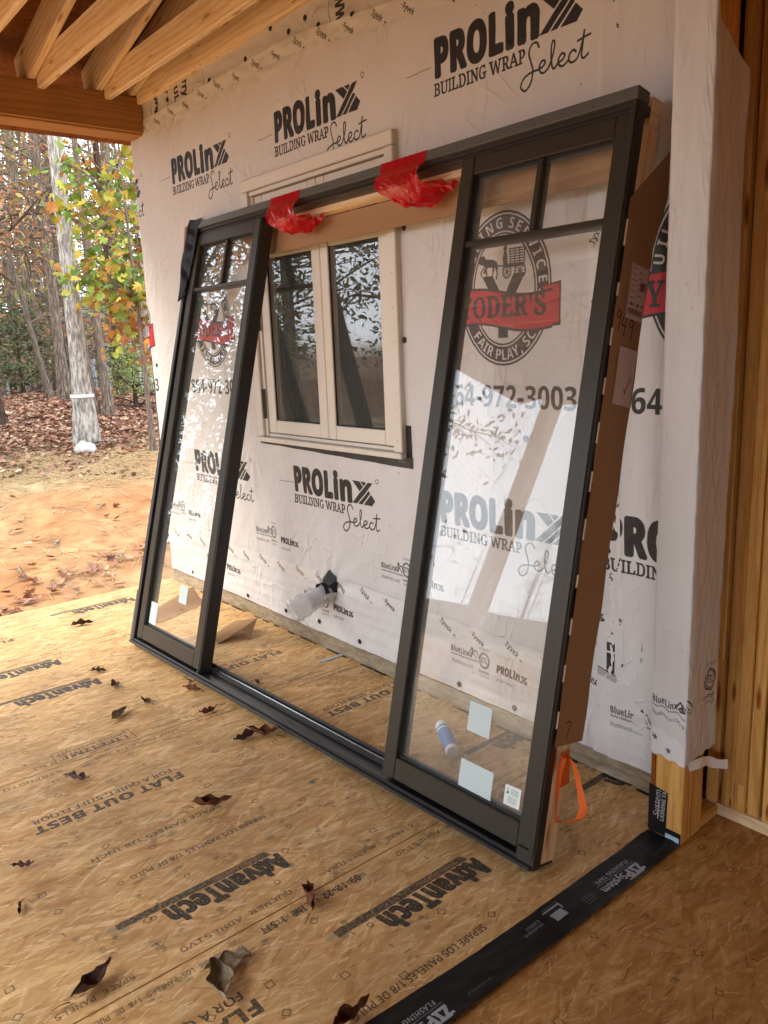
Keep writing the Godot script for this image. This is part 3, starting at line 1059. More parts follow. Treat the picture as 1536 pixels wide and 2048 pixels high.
# ================================================================ the setting
func build_ground():
	var o := structure("ground")
	var b := MB.new()
	b.use_col = true
	var nc := noise(31, 0.35, 4)
	var nf := noise(33, 2.6, 3)
	var colour := func(x: float, z: float) -> Color:
		var d := -5.0 - x
		var edge := d + nc.get_noise_2d(x * 1.4, z * 1.4) * 1.2 + z * 0.1
		var clay := Color(0.52, 0.235, 0.105).lerp(Color(0.58, 0.35, 0.19), clampf(0.5 + nc.get_noise_2d(x, z), 0, 1))
		clay = clay.lerp(Color(0.60, 0.40, 0.22), clampf(nf.get_noise_2d(x * 0.7, z * 2.0) * 1.2, 0, 1) * 0.7)
		var straw := Color(0.47, 0.34, 0.19)
		var litter := Color(0.20, 0.115, 0.075)
		var c := clay.lerp(straw, smoothstep(3.6, 4.5, edge))
		c = c.lerp(litter, smoothstep(4.7, 5.6, edge))
		return c * (0.88 + 0.3 * nf.get_noise_2d(x, z))
	var xs := []
	var x := -4.99
	var st := 0.12
	while x > -60.0:
		xs.append(x)
		x -= st
		st = minf(st * 1.035, 6.0)
	for k in [90.0, 160.0, 380.0]: xs.append(-k)
	xs.reverse()
	xs.append_array([-3.0, 0.0, 6.0, 30.0, 120.0, 380.0])
	var zs := [-380.0, -160.0, -80.0, -50.0]
	var z := -36.0
	while z < -6.0:
		zs.append(z); z += 1.2
	while z < 4.6:
		zs.append(z); z += 0.16
	while z < 40.0:
		zs.append(z); z += 1.6
	zs.append_array([60.0, 120.0, 380.0])
	for i in xs.size() - 1:
		for j in zs.size() - 1:
			var q := []
			var c := []
			for k in [[0, 0], [0, 1], [1, 1], [1, 0]]:
				var px: float = xs[i + k[0]]
				var pz: float = zs[j + k[1]]
				q.append(Vector3(px, ground_y(px, pz) if px < -4.9 or pz > 5.0 else -0.24, pz))
				c.append(colour.call(px, pz))
			for t in [[0, 2, 1], [0, 3, 2]]:
				var nn: Vector3 = (q[t[2]] - q[t[0]]).cross(q[t[1]] - q[t[0]]).normalized()
				if nn.y < 0: nn = -nn
				for w in t:
					b.v.append(q[w]); b.n.append(nn); b.uv.append(Vector2(q[w].x, q[w].z)); b.col.append(c[w])
	var m := plain("earth", Color.WHITE, 0.95, 0.0, 0.15)
	m.vertex_color_use_as_albedo = true
	m.albedo_texture = speckle(51, 0.82)
	m.uv1_scale = Vector3(0.37, 0.53, 1)
	part("soil", b.mesh(m), o)

func floor_panel(parent: Node3D, xa: float, xb: float, za: float, zb: float, px: float, pz: float, m: Material):
	var b := MB.new()
	var g := 0.0014
	xa += g; xb -= g; za += g; zb -= g
	var u := func(x, z): return Vector2((x - px) / 1.22, (z - pz) / 2.4385)
	var t := 0.0
	var lo := -0.018
	var c := 0.0012
	b.quad(V(xa + c, t, za + c), V(xb - c, t, za + c), V(xb - c, t, zb - c), V(xa + c, t, zb - c), u.call(xa, za), u.call(xb, za), u.call(xb, zb), u.call(xa, zb))
	var o := [V(xa, t - c, za), V(xb, t - c, za), V(xb, t - c, zb), V(xa, t - c, zb)]
	var i := [V(xa + c, t, za + c), V(xb - c, t, za + c), V(xb - c, t, zb - c), V(xa + c, t, zb - c)]
	for k in 4:
		var l := (k + 1) % 4
		b.quad(i[k], o[k], o[l], i[l])
		b.quad(o[k], V(o[k].x, lo, o[k].z), V(o[l].x, lo, o[l].z), o[l])
	for k in range(6, b.n.size()):
		pass
	part("floor_panel", b.mesh(m), parent)

func build_floor():
	var o := structure("porch_floor")
	var mats := []
	var cols := [-5.34, -4.12, -2.90, -1.68]
	for k in 4:
		var cv := floor_canvas(cols[k], -0.012, k % 4)
		if k == 3:
			stamp_logo(cv, -1.513, 0.685)
			stamp_slogan(cv, -1.462, 1.43)
			ftext(cv, "09-12-22", "mono", -1.655, 0.98, 0.026, 0.13, INK, 0.85, 0.002)
			ftext(cv, "LINE 1 STT", "mono", -1.655, 1.15, 0.026, 0.16, INK, 0.8, 0.002)
			ftext(cv, "SEPARE LOS PANELES 1/8 DE PULG", "sans", -1.272, 0.86, 0.022, 0.44, INK, 0.75, 0.0015)
			stamp_logo(cv, -1.5, -0.32)
		elif k == 2:
			stamp_logo(cv, -1.929, 1.105)
			stamp_logo(cv, -1.935, -0.225)
			stamp_slogan(cv, -2.55, 1.10)
			stamp_slogan(cv, -2.56, -0.075)
			ftext(cv, "SPACE PANELS 1/8 INCH", "sans", -2.26, 1.10, 0.02, 0.44, INK, 0.65, 0.0012)
			ftext(cv, "SEPARE LOS PANELES 1/8 DE PULG", "sans", -2.10, 1.02, 0.02, 0.46, INK, 0.65, 0.0012)
		elif k == 1:
			stamp_box(cv, -3.014, 1.11)
			stamp_logo(cv, -3.655, 1.02)
			stamp_logo(cv, -4.035, 1.08)
			stamp_slogan(cv, -3.3, 0.2)
		else:
			stamp_logo(cv, -4.76, 0.39)
			stamp_slogan(cv, -4.5, 1.15)
		stamp_marks(cv, cols[k], cols[k] + 1.22, -0.01, 2.42, 100 + k)
		var m := plain("floor_print_%d" % k, Color.WHITE, 0.58, 0.0, 0.4)
		m.albedo_texture = cv.texture()
		m.normal_enabled = true
		m.normal_texture = M.osb_normal
		m.normal_scale = 0.1
		mats.append(m)
	for k in 4:
		var xa: float = maxf(cols[k], -4.95)
		var xb: float = cols[k] + 1.22 if k < 3 else -1.15
		floor_panel(o, xa, xb, -0.012, 2.4265, cols[k], -0.012, mats[k])
		floor_panel(o, xa, xb, 2.4265, 4.5, cols[k], 2.4265, mats[(k + 2) % 3])
	# rim under the porch edge
	part("rim_board", bx(V(-4.948, -0.24, -0.1), V(-4.91, -0.019, 4.5), M.pine, 0.002, 2), o)
	part("rim_board", bx(V(-4.90, -0.24, 4.46), V(-1.2, -0.019, 4.498), M.pine, 0.002, 0), o)
	# inside the house: the same boards, dirtier and browner
	var h := structure("house_floor")
	var cv := floor_canvas(-1.15, -0.14, 3)
	cv.wear_amt = 0.8
	stamp_marks(cv, -1.15, 0.07, -0.14, 2.3, 300)
	var rng := RandomNumberGenerator.new()
	rng.seed = 8
	for k in 260:
		var c := Vector2(rng.randf_range(-1.15, 0.07), -rng.randf_range(-0.14, 2.3))
		var g := rng.randf_range(0.01, 0.05)
		for j in 4: cv.disc(c + Vector2(rng.randfn(0, g), rng.randfn(0, g)), g * rng.randf_range(0.2, 0.9), g * rng.randf_range(0.2, 0.9), Color8(122, 82, 44), rng.randf_range(0.04, 0.16))
	for k in 90:
		var c := Vector2(rng.randf_range(-1.15, 0.07), -rng.randf_range(-0.14, 2.3))
		cv.disc(c, rng.randf_range(0.0015, 0.004), rng.randf_range(0.0015, 0.005), Color8(226, 200, 160), 0.8)
	var m := plain("floor_inside", Color8(222, 208, 182), 0.66, 0.0, 0.35)
	m.albedo_texture = cv.texture()
	m.normal_enabled = true
	m.normal_texture = M.osb_normal
	m.normal_scale = 0.2
	for k in 5:
		var xa := -1.15 + 1.22 * k
		floor_panel(h, xa, xa + 1.22, -0.14, 2.3, xa, -0.14, m)
		floor_panel(h, xa, xa + 1.22, 2.3, 4.74, xa, 2.3, m)
	for k in 8:
		var xa := -4.95 + 1.22 * k
		floor_panel(h, xa, minf(xa + 1.22, 4.95), -4.1, -1.65, xa, -4.1, m)
		floor_panel(h, xa, minf(xa + 1.22, 4.95), -1.65, -0.142, xa, -1.65, m)

var WOFF := 0.0
func wrap_mat(called: String, cv: Canvas) -> StandardMaterial3D:
	var m := plain(called, Color.WHITE, 0.5, 0.0, 0.4)
	m.albedo_texture = cv.texture()
	m.normal_enabled = true
	m.normal_texture = M.creases
	m.normal_scale = 1.0
	return m
# sharp creases in the cloth: ridges of noise, mostly running down the wall, some slanting
func crease_map() -> ImageTexture:
	var W := 512
	var H := 1024
	var a := noise(201, 1.0, 2)
	var b := noise(202, 1.0, 2)
	var c := noise(203, 1.0, 3)
	var d := PackedByteArray()
	d.resize(W * H)
	for y in H:
		for x in W:
			var v := pow(1.0 - absf(a.get_noise_2d(x * 0.022 + y * 0.003, y * 0.004)), 14.0) * 0.5
			v += pow(1.0 - absf(b.get_noise_2d(x * 0.012 + y * 0.009, y * 0.010 - x * 0.004)), 18.0) * 0.55
			v += pow(1.0 - absf(b.get_noise_2d(x * 0.016 - y * 0.012 + 50.0, y * 0.006 + 9.0)), 22.0) * 0.4
			v *= clampf(0.35 + 1.3 * c.get_noise_2d(x * 0.006, y * 0.005), 0.0, 1.0)
			v += 0.16 * c.get_noise_2d(x * 0.03, y * 0.02) + 0.25
			d[y * W + x] = clampi(int(v * 200.0), 0, 255)
	var im := Image.create_from_data(W, H, false, Image.FORMAT_L8, d)
	im.bump_map_to_normal_map(3.4)
	return tex_of(im)
func wrap_base(cv: Canvas, seed: int):
	cv.paint(lin(0.605, 0.588, 0.572))
	var n := noise(seed, 0.004, 4)
	var n2 := noise(seed + 1, 0.15, 2)
	for i in cv.w * cv.h:
		var x := i % cv.w
		var y := i / cv.w
		# the weave of the cloth and a little handling dirt
		var t := 1.0 + 0.02 * n.get_noise_2d(x, y) + 0.012 * n2.get_noise_2d(x * 0.35, y * 3.0) + (0.008 if (x % 3) == 0 else 0.0)
		cv.buf[i * 3] = clampi(int(cv.buf[i * 3] * t), 0, 255)
		cv.buf[i * 3 + 1] = clampi(int(cv.buf[i * 3 + 1] * t), 0, 255)
		cv.buf[i * 3 + 2] = clampi(int(cv.buf[i * 3 + 2] * t), 0, 255)
func build_wall():
	var o := thing("wrapped_wall", "long exterior wall covered in printed white building wrap behind the leaning door", "wall", V(-3.06, 0, -0.05))
	# sheathing round the window opening
	var wl := -3.60
	var wr := -2.52
	var wb := 1.05
	var wt := 2.27
	part("sheathing", bx(V(-4.925, 0.0, -0.1), V(wl, 3.0, -0.006), M.sheathing), o)
	part("sheathing", bx(V(wr, 0.0, -0.1), V(-1.2, 3.0, -0.006), M.sheathing), o)
	part("sheathing", bx(V(wl, 0.0, -0.1), V(wr, wb, -0.006), M.sheathing), o)
	part("sheathing", bx(V(wl, wt, -0.1), V(wr, 3.0, -0.006), M.sheathing), o)
	var gb := MB.new()
	for s in [-0.1, -0.01]:
		gb.quad(V(-4.925, 3.0, s), V(-1.2, 3.0, s), V(-1.2, 3.98, s), V(-4.925, 3.06, s))
	part("gable_sheathing", gb.mesh(M.sheathing), o)
	# printed wrap, two textures on one sheet
	var ppm := 2048.0 / 2.93
	var am := ArrayMesh.new()
	for k in 2:
		var xa := -4.945 + 1.8725 * k
		var cv := Canvas.new()
		cv.setup(1310, 2048, xa, 3.005, ppm)
		wrap_base(cv, 70 + k)
		# upper course of wrap, greyer
		cv.fill([PackedVector2Array([Vector2(-5, 2.79), Vector2(-3.2, 2.79), Vector2(-2.3, 2.69), Vector2(-1.1, 2.62), Vector2(-1.1, 3.1), Vector2(-5, 3.1)])], lin(0.47, 0.44, 0.405), 0.6)
		wall_prints(cv, xa - 0.1, xa + 1.98, 0.0, 0.0)
		for q in [[-4.22, 2.97, "Birry"], [-4.32, 2.98, "NSULS"], [-4.45, 2.96, "27"], [-2.83, 2.93, "WWW"], [-4.56, 2.96, "www"]]:
			text(cv, q[2], "sansbold", Transform2D(Vector2(0, -1) * 0.042, Vector2(1, 0) * 0.055, Vector2(q[0], q[1])), WINK, 0.9, 0.003)
		for lx in [-4.62, -4.40, -3.98, -2.88]:
			cv.line([Vector2(lx, 3.0), Vector2(lx + 0.01, 2.79)], 0.004, WINK, 0.7)
		# chalk and pen marks
		cv.line(spline([Vector2(-1.70, 0.62), Vector2(-1.64, 0.70), Vector2(-1.59, 0.68), Vector2(-1.62, 0.58), Vector2(-1.72, 0.44)]), 0.004, WINK, 0.8)
		cv.line(spline([Vector2(-1.73, 0.55), Vector2(-1.68, 0.62), Vector2(-1.66, 0.5), Vector2(-1.60, 0.48)]), 0.004, WINK, 0.8)
		for yy in [2.466, 0.827]:
			for k2 in range(-4, 2):
				cv.line([Vector2(-2.42 + k2 * 1.077, yy), Vector2(-2.29 + k2 * 1.077, yy + 0.002)], 0.003, WINK, 0.55)
		var rng := RandomNumberGenerator.new()
		rng.seed = 90 + k
		for j in 120:
			cv.disc(Vector2(rng.randf_range(xa, xa + 1.9), rng.randf_range(0.1, 2.9)), rng.randf_range(0.001, 0.004), rng.randf_range(0.001, 0.005), Color8(90, 80, 70), rng.randf_range(0.2, 0.7))
		var b := MB.new()
		var f := func(s: float, t: float) -> Vector3:
			var x := xa + s * 1.8725
			var y := 0.078 + t * 2.925
			var p := Vector3(x, y, wd(x, y))
			if x < -4.93: p.z -= (-4.93 - x) * 2.0
			return p
		var hole := func(s: float, t: float) -> bool:
			var x := xa + s * 1.8725
			var y := 0.078 + t * 2.925
			return x > wl and x < wr and y > wb and y < wt
		b.sheet(f, 160, 244, hole, func(s, t): return Vector2(s * 1.8725 * ppm / 1310.0, (3.005 - (0.078 + t * 2.925)) * ppm / 2048.0))
		b.surface(am, wrap_mat("wrap_print_%d" % k, cv))
	part("building_wrap", am, o)
	# the second roll, lapped over the first near the corner
	var cr := Canvas.new()
	cr.setup(256, 2048, -1.545, 3.005, ppm)
	wrap_base(cr, 80)
	wall_prints(cr, -1.6, -1.1, 0.775, 0.07)
	text_fit(cr, "RAP", "serif", Vector2(-1.53, 1.975), 0.05, 0.13, WINK, 1.0, 0.002)
	cr.rect(Vector2(-1.497, 0.385), Vector2(-1.465, 0.455), WINK)
	cr.rect(Vector2(-1.497, 0.463), Vector2(-1.465, 0.492), WINK)
	cr.line([Vector2(-1.56, 0.385), Vector2(-1.46, 0.365)], 0.022, Color8(150, 150, 150), 0.8)
	cr.line([Vector2(-1.56, 0.40), Vector2(-1.46, 0.38)], 0.004, WINK, 0.9)
	var rb := MB.new()
	rb.sheet(func(s, t):
		var x: float = -1.535 + 0.012 * sin(t * 14.0) + s * (0.335 - 0.012 * sin(t * 14.0))
		var y: float = 0.078 + t * 2.92
		return Vector3(x, y, wd(x, y) + 0.0022 + (0.004 * sin(s * 9.0 + t * 4.0) * (1.0 - t) if s > 0.2 else 0.0) + 0.004 * (1.0 - s) * (1.0 - s)), 28, 160, null, func(s, t): return Vector2((-1.535 + s * 0.335 + 1.545) * ppm / 256.0, (3.005 - (0.078 + t * 2.92)) * ppm / 2048.0))
	part("building_wrap", rb.mesh(wrap_mat("wrap_print_right", cr)), o)
	# seam tape with its small print
	var tc := Canvas.new()
	tc.setup(96, 1024, 0.0, 0.9, 1024 / 0.9)
	tc.paint(lin(0.64, 0.63, 0.61))
	for k in 5:
		text(tc, "Tyvek", "sansbold", tf_at(Vector2(0.022 + 0.012 * (k % 2), 0.05 + k * 0.18), 0.021, 0.9, 1.05), WINK, 0.95)
		tc.line([Vector2(0.02, 0.045 + k * 0.18), Vector2(0.055, 0.105 + k * 0.18)], 0.002, WINK, 0.8)
		if k % 2 == 0: tc.line([Vector2(0.06, 0.13 + k * 0.18), Vector2(0.066, 0.14 + k * 0.18)], 0.006, WINK, 0.8)
	var tm := plain("seam_tape", Color.WHITE, 0.28, 0.0, 0.5)
	tm.albedo_texture = tc.texture()
	var runs := [
		[Vector2(-1.50, 2.62), Vector2(-1.535, 2.2), Vector2(-1.555, 1.8), Vector2(-1.53, 1.4), Vector2(-1.50, 1.1), Vector2(-1.475, 0.7), Vector2(-1.455, 0.36)],
		[Vector2(-1.46, 0.345), Vector2(-1.75, 0.34), Vector2(-2.2, 0.345), Vector2(-2.7, 0.36), Vector2(-3.3, 0.365), Vector2(-3.9, 0.36), Vector2(-4.4, 0.35), Vector2(-4.93, 0.35)],
		[Vector2(-1.22, 2.60), Vector2(-1.7, 2.63), Vector2(-2.3, 2.69), Vector2(-2.8, 2.745), Vector2(-3.2, 2.785), Vector2(-3.9, 2.79), Vector2(-4.9, 2.79)]]
	for run in runs:
		var pts := spline(run, 24)
		var L := 0.0
		var ls := [0.0]
		for k in pts.size() - 1:
			L += (pts[k + 1] - pts[k]).length()
			ls.append(L)
		var tb := MB.new()
		var np := pts.size() - 1
		tb.sheet(func(s, t):
			var k := int(round(t * np))
			var p: Vector2 = pts[k]
			var d: Vector2 = (pts[mini(k + 1, np)] - pts[maxi(k - 1, 0)]).normalized()
			var q: Vector2 = p + Vector2(-d.y, d.x) * (s - 0.5) * 0.068
			return Vector3(q.x, q.y, wd(q.x, q.y) + 0.0038 + 0.0035 * absf(nB.get_noise_2d(ls[k] * 17.0 + s * 3.0, s * 5.0)) * (1.0 if run[0].x > -1.48 or run.size() == 7 else 0.6)), 8, np, null, func(s, t): return Vector2(s * 0.8, ls[int(round(t * np))] / 0.9))
		for k in tb.n.size():
			if tb.n[k].z < 0: tb.n[k] = -tb.n[k]
		part("seam_tape", tb.mesh(tm), o)
	# cap nails
	var nb := MB.new()
	var prof := [[0.0125, 0.0], [0.0125, 0.002], [0.010, 0.004], [0.005, 0.0045], [0.004, 0.0065], [0.0, 0.007]]
	for i in prof.size() - 1:
		for k in 14:
			var a0 := TAU * k / 14
			var a1 := TAU * (k + 1) / 14
			var g := func(an, q): return Vector3(cos(an) * q[0], sin(an) * q[0], q[1])
			nb.quad(g.call(a0, prof[i]), g.call(a0, prof[i + 1]), g.call(a1, prof[i + 1]), g.call(a1, prof[i]))
	var nm := nb.mesh(M.nail_black)
	for p in [[-3.918, 0.107], [-3.511, 0.114], [-3.198, 0.132], [-2.87, 0.112], [-2.53, 0.108], [-2.205, 0.105], [-1.904, 0.104], [-4.271, 0.108], [-4.62, 0.107], [-2.464, 1.941], [-2.476, 1.51], [-1.845, 1.151], [-4.86, 1.42], [-4.18, 2.91], [-4.05, 2.935], [-3.86, 2.92], [-3.74, 2.945], [-3.62, 2.955], [-3.9, 2.83], [-3.55, 2.835], [-3.32, 2.9], [-3.18, 2.845], [-3.05, 2.86], [-2.95, 2.8], [-2.72, 2.77], [-2.6, 2.845], [-4.4, 2.86], [-4.55, 2.83]]:
		var c := part("cap_nail", nm, o)
		c.position = V(p[0], p[1], wd(p[0], p[1]) + 0.001) - o.position
	# sill flashing along the foot of the wall
	var mb := MB.new()
	mb.sheet(func(s, t):
		var x: float = -4.92 + s * 3.71
		return Vector3(x, 0.003 + t * 0.067, 0.0015 + 0.012 * (1.0 - t) * (0.6 + nB.get_noise_2d(x * 3.0, t)) + 0.0025 * nB.get_noise_2d(x * 11.0, t * 2.0)), 140, 5)
	part("sill_flashing", mb.mesh(M.membrane), o)
	var joint := MB.new()
	for k in 26:
		var x := -4.5 + k * 0.125 + R.randf_range(-0.02, 0.02)
		joint.box(V(x, 0.001, 0.014), V(x + R.randf_range(0.02, 0.11), 0.003, 0.02 + R.randf() * 0.004))
	part("joint_gap", joint.mesh(M.gasket), o)

func stud(parent: Node3D, called: String, lo: Vector3, hi: Vector3, m: Material, ax := 1):
	part(called, bx(lo, hi, m, 0.003, ax), parent)
func build_house():
	# the short wall that ends in the door jamb
	var j := thing("jamb_wall", "short timber wall end wrapped in white cloth beside the black floor tape", "wall", V(-1.15, 0, 0.1))
	stud(j, "stud", V(-1.190, 0.0, 0.148), V(-1.098, 2.6, 0.186), M.stud)
	stud(j, "stud", V(-1.189, 0.0, 0.108), V(-1.099, 2.6, 0.146), M.stud)
	stud(j, "stud", V(-1.190, 0.0, 0.068), V(-1.101, 2.6, 0.106), M.stud)
	stud(j, "stud", V(-1.190, 0.038, 0.0), V(-1.150, 2.6, 0.066), M.stud)
	stud(j, "bottom_plate", V(-1.190, 0.0, -0.04), V(-1.104, 0.038, 0.066), M.stud, 2)
	part("sheathing", bx(V(-1.206, 0.0, 0.012), V(-1.192, 2.6, 0.185), M.sheathing, 0.001), j)
	# the cloth round the jamb
	var cv := Canvas.new()
	cv.setup(280, 2048, 0.0, 2.66, 2048 / 2.4)
	wrap_base(cv, 85)
	print_bluelinx(cv, Vector2(0.016, 0.435), 0.8)
	cv.fill([PackedVector2Array([Vector2(0, 0.28), Vector2(0.12, 0.26), Vector2(0.12, 0.34), Vector2(0, 0.36)])], lin(0.78, 0.765, 0.75), 0.4)
	print_etl(cv, Vector2(0.235, 0.50), 1.05)
	for p in [[0.03, 0.325], [0.075, 0.30]]:
		for k in 3:
			var a := PI * k / 3 + 0.3
			cv.line([Vector2(p[0], p[1]) - Vector2(cos(a), sin(a)) * 0.009, Vector2(p[0], p[1]) + Vector2(cos(a), sin(a)) * 0.009], 0.003, Color8(40, 44, 70), 0.9)
	var b := MB.new()
	var ny := noise(44, 1.0, 3)
	b.sheet(func(s, t):
		var l: float = s * 0.275
		# top edge drops along the inside face, foot is torn
		var top: float = 2.62 if l < 0.12 else lerpf(2.24, 2.12, (l - 0.12) / 0.19)
		if l > 0.105 and l < 0.13: top = lerpf(2.62, 2.24, (l - 0.105) / 0.025)
		var low: float = 0.272 - 0.012 * (l / 0.12) if l < 0.12 else 0.262 + 0.10 * (l - 0.12)
		low += 0.004 * sin(s * 40.0)
		var y: float = lerpf(low, top, t)
		var wr: float = 0.004 + 0.003 * ny.get_noise_2d(l * 14.0 + y * 3.0, y * 2.2) + 0.0022 * ny.get_noise_2d(l * 34.0 - y * 9.0, y * 7.0)
		var loose: float = maxf(0.0, l - 0.25) * (0.12 + 0.2 * ny.get_noise_2d(3.0, y * 1.7))
		if l < 0.016: return Vector3(-1.2085 - wr * 0.4, y, 0.170 + l)
		var c: float = 0.124
		if l < c - 0.008: return Vector3(-1.208 + (l - 0.016), y, 0.1875 + wr)
		if l < c + 0.008:
			var a: float = (l - c + 0.008) / 0.016 * PI * 0.5
			return Vector3(-1.108 + sin(a) * 0.006 + 0.0065 + wr * 0.5, y, 0.1825 + cos(a) * 0.006 + wr * 0.5)
		return Vector3(-1.0955 + wr + loose, y, 0.176 - (l - c - 0.008)), 52, 180, null, func(s, t):
		var l: float = s * 0.275
		var top: float = 2.62 if l < 0.12 else lerpf(2.24, 2.12, (l - 0.12) / 0.19)
		var low: float = 0.27 if l < 0.12 else 0.262 + 0.10 * (l - 0.12)
		return Vector2(l * 853.3 / 280.0, (2.66 - lerpf(low, top, t)) / 2.4))
	var jw := wrap_mat("wrap_print_jamb", cv)
	part("building_wrap", b.mesh(jw), j)
	var tb := MB.new()
	tb.sheet(func(s, t): return Vector3(-1.102 + t * 0.008 + 0.024 * t + 0.01 * sin(t * 7.0), 0.265 - 0.035 * s + 0.012 * sin(t * 5.0) - 0.028 * t, 0.17 - 0.005 * s + t * -0.17 + 0.004 * sin(t * 16.0 + s * 3.0)), 4, 20)
	part("torn_strip", tb.mesh(M.wrap_torn), j, "torn white strip hanging at the foot of the cloth")
	# black flashing at the foot of the jamb
	var jc := Canvas.new()
	jc.setup(128, 256, -1.208, 0.17, 1500)
	jc.paint(lin(0.010, 0.010, 0.011))
	text(jc, "System", "sans", Transform2D(Vector2(0.05, 1).normalized() * 0.02, Vector2(-1, 0) * 0.02, Vector2(-1.172, 0.062)), Color8(196, 196, 200), 0.95)
	jc.line([Vector2(-1.176, 0.055), Vector2(-1.174, 0.115)], 0.0022, Color8(196, 196, 200))
	text(jc, "LASHING TAPE", "sansbold", Transform2D(Vector2(0.06, 1).normalized() * 0.0125, Vector2(-1, 0) * 0.0125, Vector2(-1.156, 0.052)), Color8(196, 196, 200), 0.95)
	var jt := plain("jamb_flashing", Color.WHITE, 0.3, 0.0, 0.5)
	jt.albedo_texture = jc.texture()
	var ft := MB.new()
	var ju := func(x, y): return Vector2((x + 1.208) * 1500 / 128.0, (0.17 - y) * 1500 / 256.0)
	ft.quad(V(-1.2085, 0.008, 0.1885), V(-1.1485, 0.008, 0.1885), V(-1.1465, 0.153, 0.1875), V(-1.2085, 0.162, 0.1875), ju.call(-1.208, 0.008), ju.call(-1.148, 0.008), ju.call(-1.146, 0.153), ju.call(-1.208, 0.162))
	part("corner_flashing", ft.mesh(jt), j)
	part("corner_flashing", bx(V(-1.1485, 0.004, 0.1865), V(-1.1, 0.036, 0.190), M.black_tape, 0.0008), j)
	part("tape_patch", bx(V(-1.148, 0.006, 0.1905), V(-1.103, 0.022, 0.1915), M.tape_blue, 0.0004), j)
	# partition of close-set studs on the right
	var p := thing("stud_wall", "bare stud wall of close-set yellow pine on the right edge", "wall", V(-0.6, 0, -0.1))
	part("bottom_plate", bx(V(-1.148, 0.0, -0.135), V(4.2, 0.038, -0.042), M.pine, 0.003, 0), p)
	var x := -1.148
	var k := 0
	while x < 0.3:
		var gap: float = [0.010, 0.0016, 0.002, 0.012, 0.0015][k % 5]
		var dz: float = [0.006, 0.0, 0.003, -0.003, 0.004][k % 5]
		stud(p, "stud", V(x, 0.038, -0.135), V(x + 0.038, 2.74, -0.047 + dz), M.stud)
		x += 0.038 + gap
		k += 1
	while x < 4.1:
		stud(p, "stud", V(x, 0.038, -0.135), V(x + 0.038, 2.74, -0.047), M.stud)
		x += 0.406
	part("backing_sheet", bx(V(-1.19, 0.0, -0.152), V(4.2, 2.78, -0.137), M.sheathing), p)
	part("top_plate", bx(V(-1.148, 2.742, -0.135), V(4.2, 2.78, -0.042), M.stud, 0.002, 0), p)
	# header and the wall beyond the opening
	var s := thing("opening_wall", "sheathed wall and header framing the wide door opening above the view", "wall", V(-1.15, 0, 3.7))
	part("header", bx(V(-1.2, 2.42, 0.19), V(-1.1, 2.78, 2.95), M.stud, 0.003, 2), s)
	part("sheathing", bx(V(-1.2, 0.0, 2.952), V(-1.1, 2.78, 4.5), M.sheathing), s)
	part("gable_sheathing", bx(V(-1.2, 2.782, -0.005), V(-1.1, 4.05, 4.5), M.sheathing), s)
	# rooms of the house shell
	var h := thing("house_shell", "unfinished rooms of the house seen dimly through the casement window", "house", V(0, 0, -2))
	part("ceiling", bx(V(-4.93, 2.8, -4.1), V(4.3, 2.84, -0.11), M.sheathing), h)
	part("ceiling", bx(V(-1.1, 2.8, -0.1), V(4.3, 2.84, 4.8), M.sheathing), h)
	part("outer_wall", bx(V(-4.93, 0, -4.2), V(4.3, 2.8, -4.1), M.sheathing), h)
	part("outer_wall", bx(V(-4.93, 0, -4.1), V(-4.83, 2.8, -0.101), M.sheathing), h)
	part("outer_wall", bx(V(-1.099, 0, 4.742), V(0.7, 2.8, 4.842), M.sheathing), h)
	part("outer_wall", bx(V(3.0, 0, 4.742), V(4.3, 2.8, 4.842), M.sheathing), h)
	part("outer_wall", bx(V(0.7, 2.3, 4.742), V(3.0, 2.8, 4.842), M.sheathing), h)
	part("outer_wall", bx(V(4.2, 0, -4.1), V(4.3, 2.8, 4.74), M.sheathing), h)
	for i in 9:
		part("stud", bx(V(-4.4 + i * 0.406, 0.0, -2.3), V(-4.362 + i * 0.406, 2.8, -2.21), M.stud, 0.002), h)
	part("stud", bx(V(-3.25, 1.35, -2.2), V(-2.7, 1.44, -2.16), M.pine, 0.002, 0), h)
	# floor tape across the threshold
	var t := thing("flashing_tape", "wide black flashing tape with grey print running along the floor threshold", "tape", V(-1.15, 0, 1.2))
	var tc := Canvas.new()
	tc.setup(128, 2048, -1.208, -0.17, 2048 / 2.2)
	tc.paint(lin(0.010, 0.010, 0.011))
	var gr := Color8(172, 176, 184)
	for q in [0.36, 1.12, 1.86]:
		text(tc, "ZIP", "sansbold", ftf(-1.142, 0.17 + q - 0.17, 0.030, 1.1, -0.2), gr, 0.9, 0.003)
		frect(tc, -1.112, q + 0.005, -1.107, q + 0.075, gr, 0.9)
		text(tc, "System", "sans", ftf(-1.142, q + 0.068, 0.022, 1.05, -0.1), gr, 0.9, 0.002)
		frect(tc, -1.152, q, -1.1505, q + 0.17, gr, 0.9)
		ftext(tc, "FLASHING TAPE", "sansbold", -1.171, q + 0.01, 0.014, 0.15, gr, 0.85)
		frect(tc, -1.168, q + 0.31, -1.14, q + 0.355, Color8(158, 164, 176), 0.9)
		frect(tc, -1.185, q + 0.30, -1.18, q + 0.365, gr, 0.9)
		frect(tc, -1.185, q + 0.30, -1.165, q + 0.305, gr, 0.9)
		ftext(tc, "ROLL THE TAPE", "sans", -1.194, q + 0.30, 0.008, 0.06, gr, 0.8)
		ftext(tc, "PARA APLICAR USE", "sansbold", -1.165, q + 0.39, 0.009, 0.07, gr, 0.8)
		ftext(tc, "EL RODILLO", "sansbold", -1.178, q + 0.39, 0.009, 0.05, gr, 0.8)
		for l in 4: frect(tc, -1.128 - l * 0.008, q + 0.2, -1.126 - l * 0.008, q + 0.245, gr, 0.5)
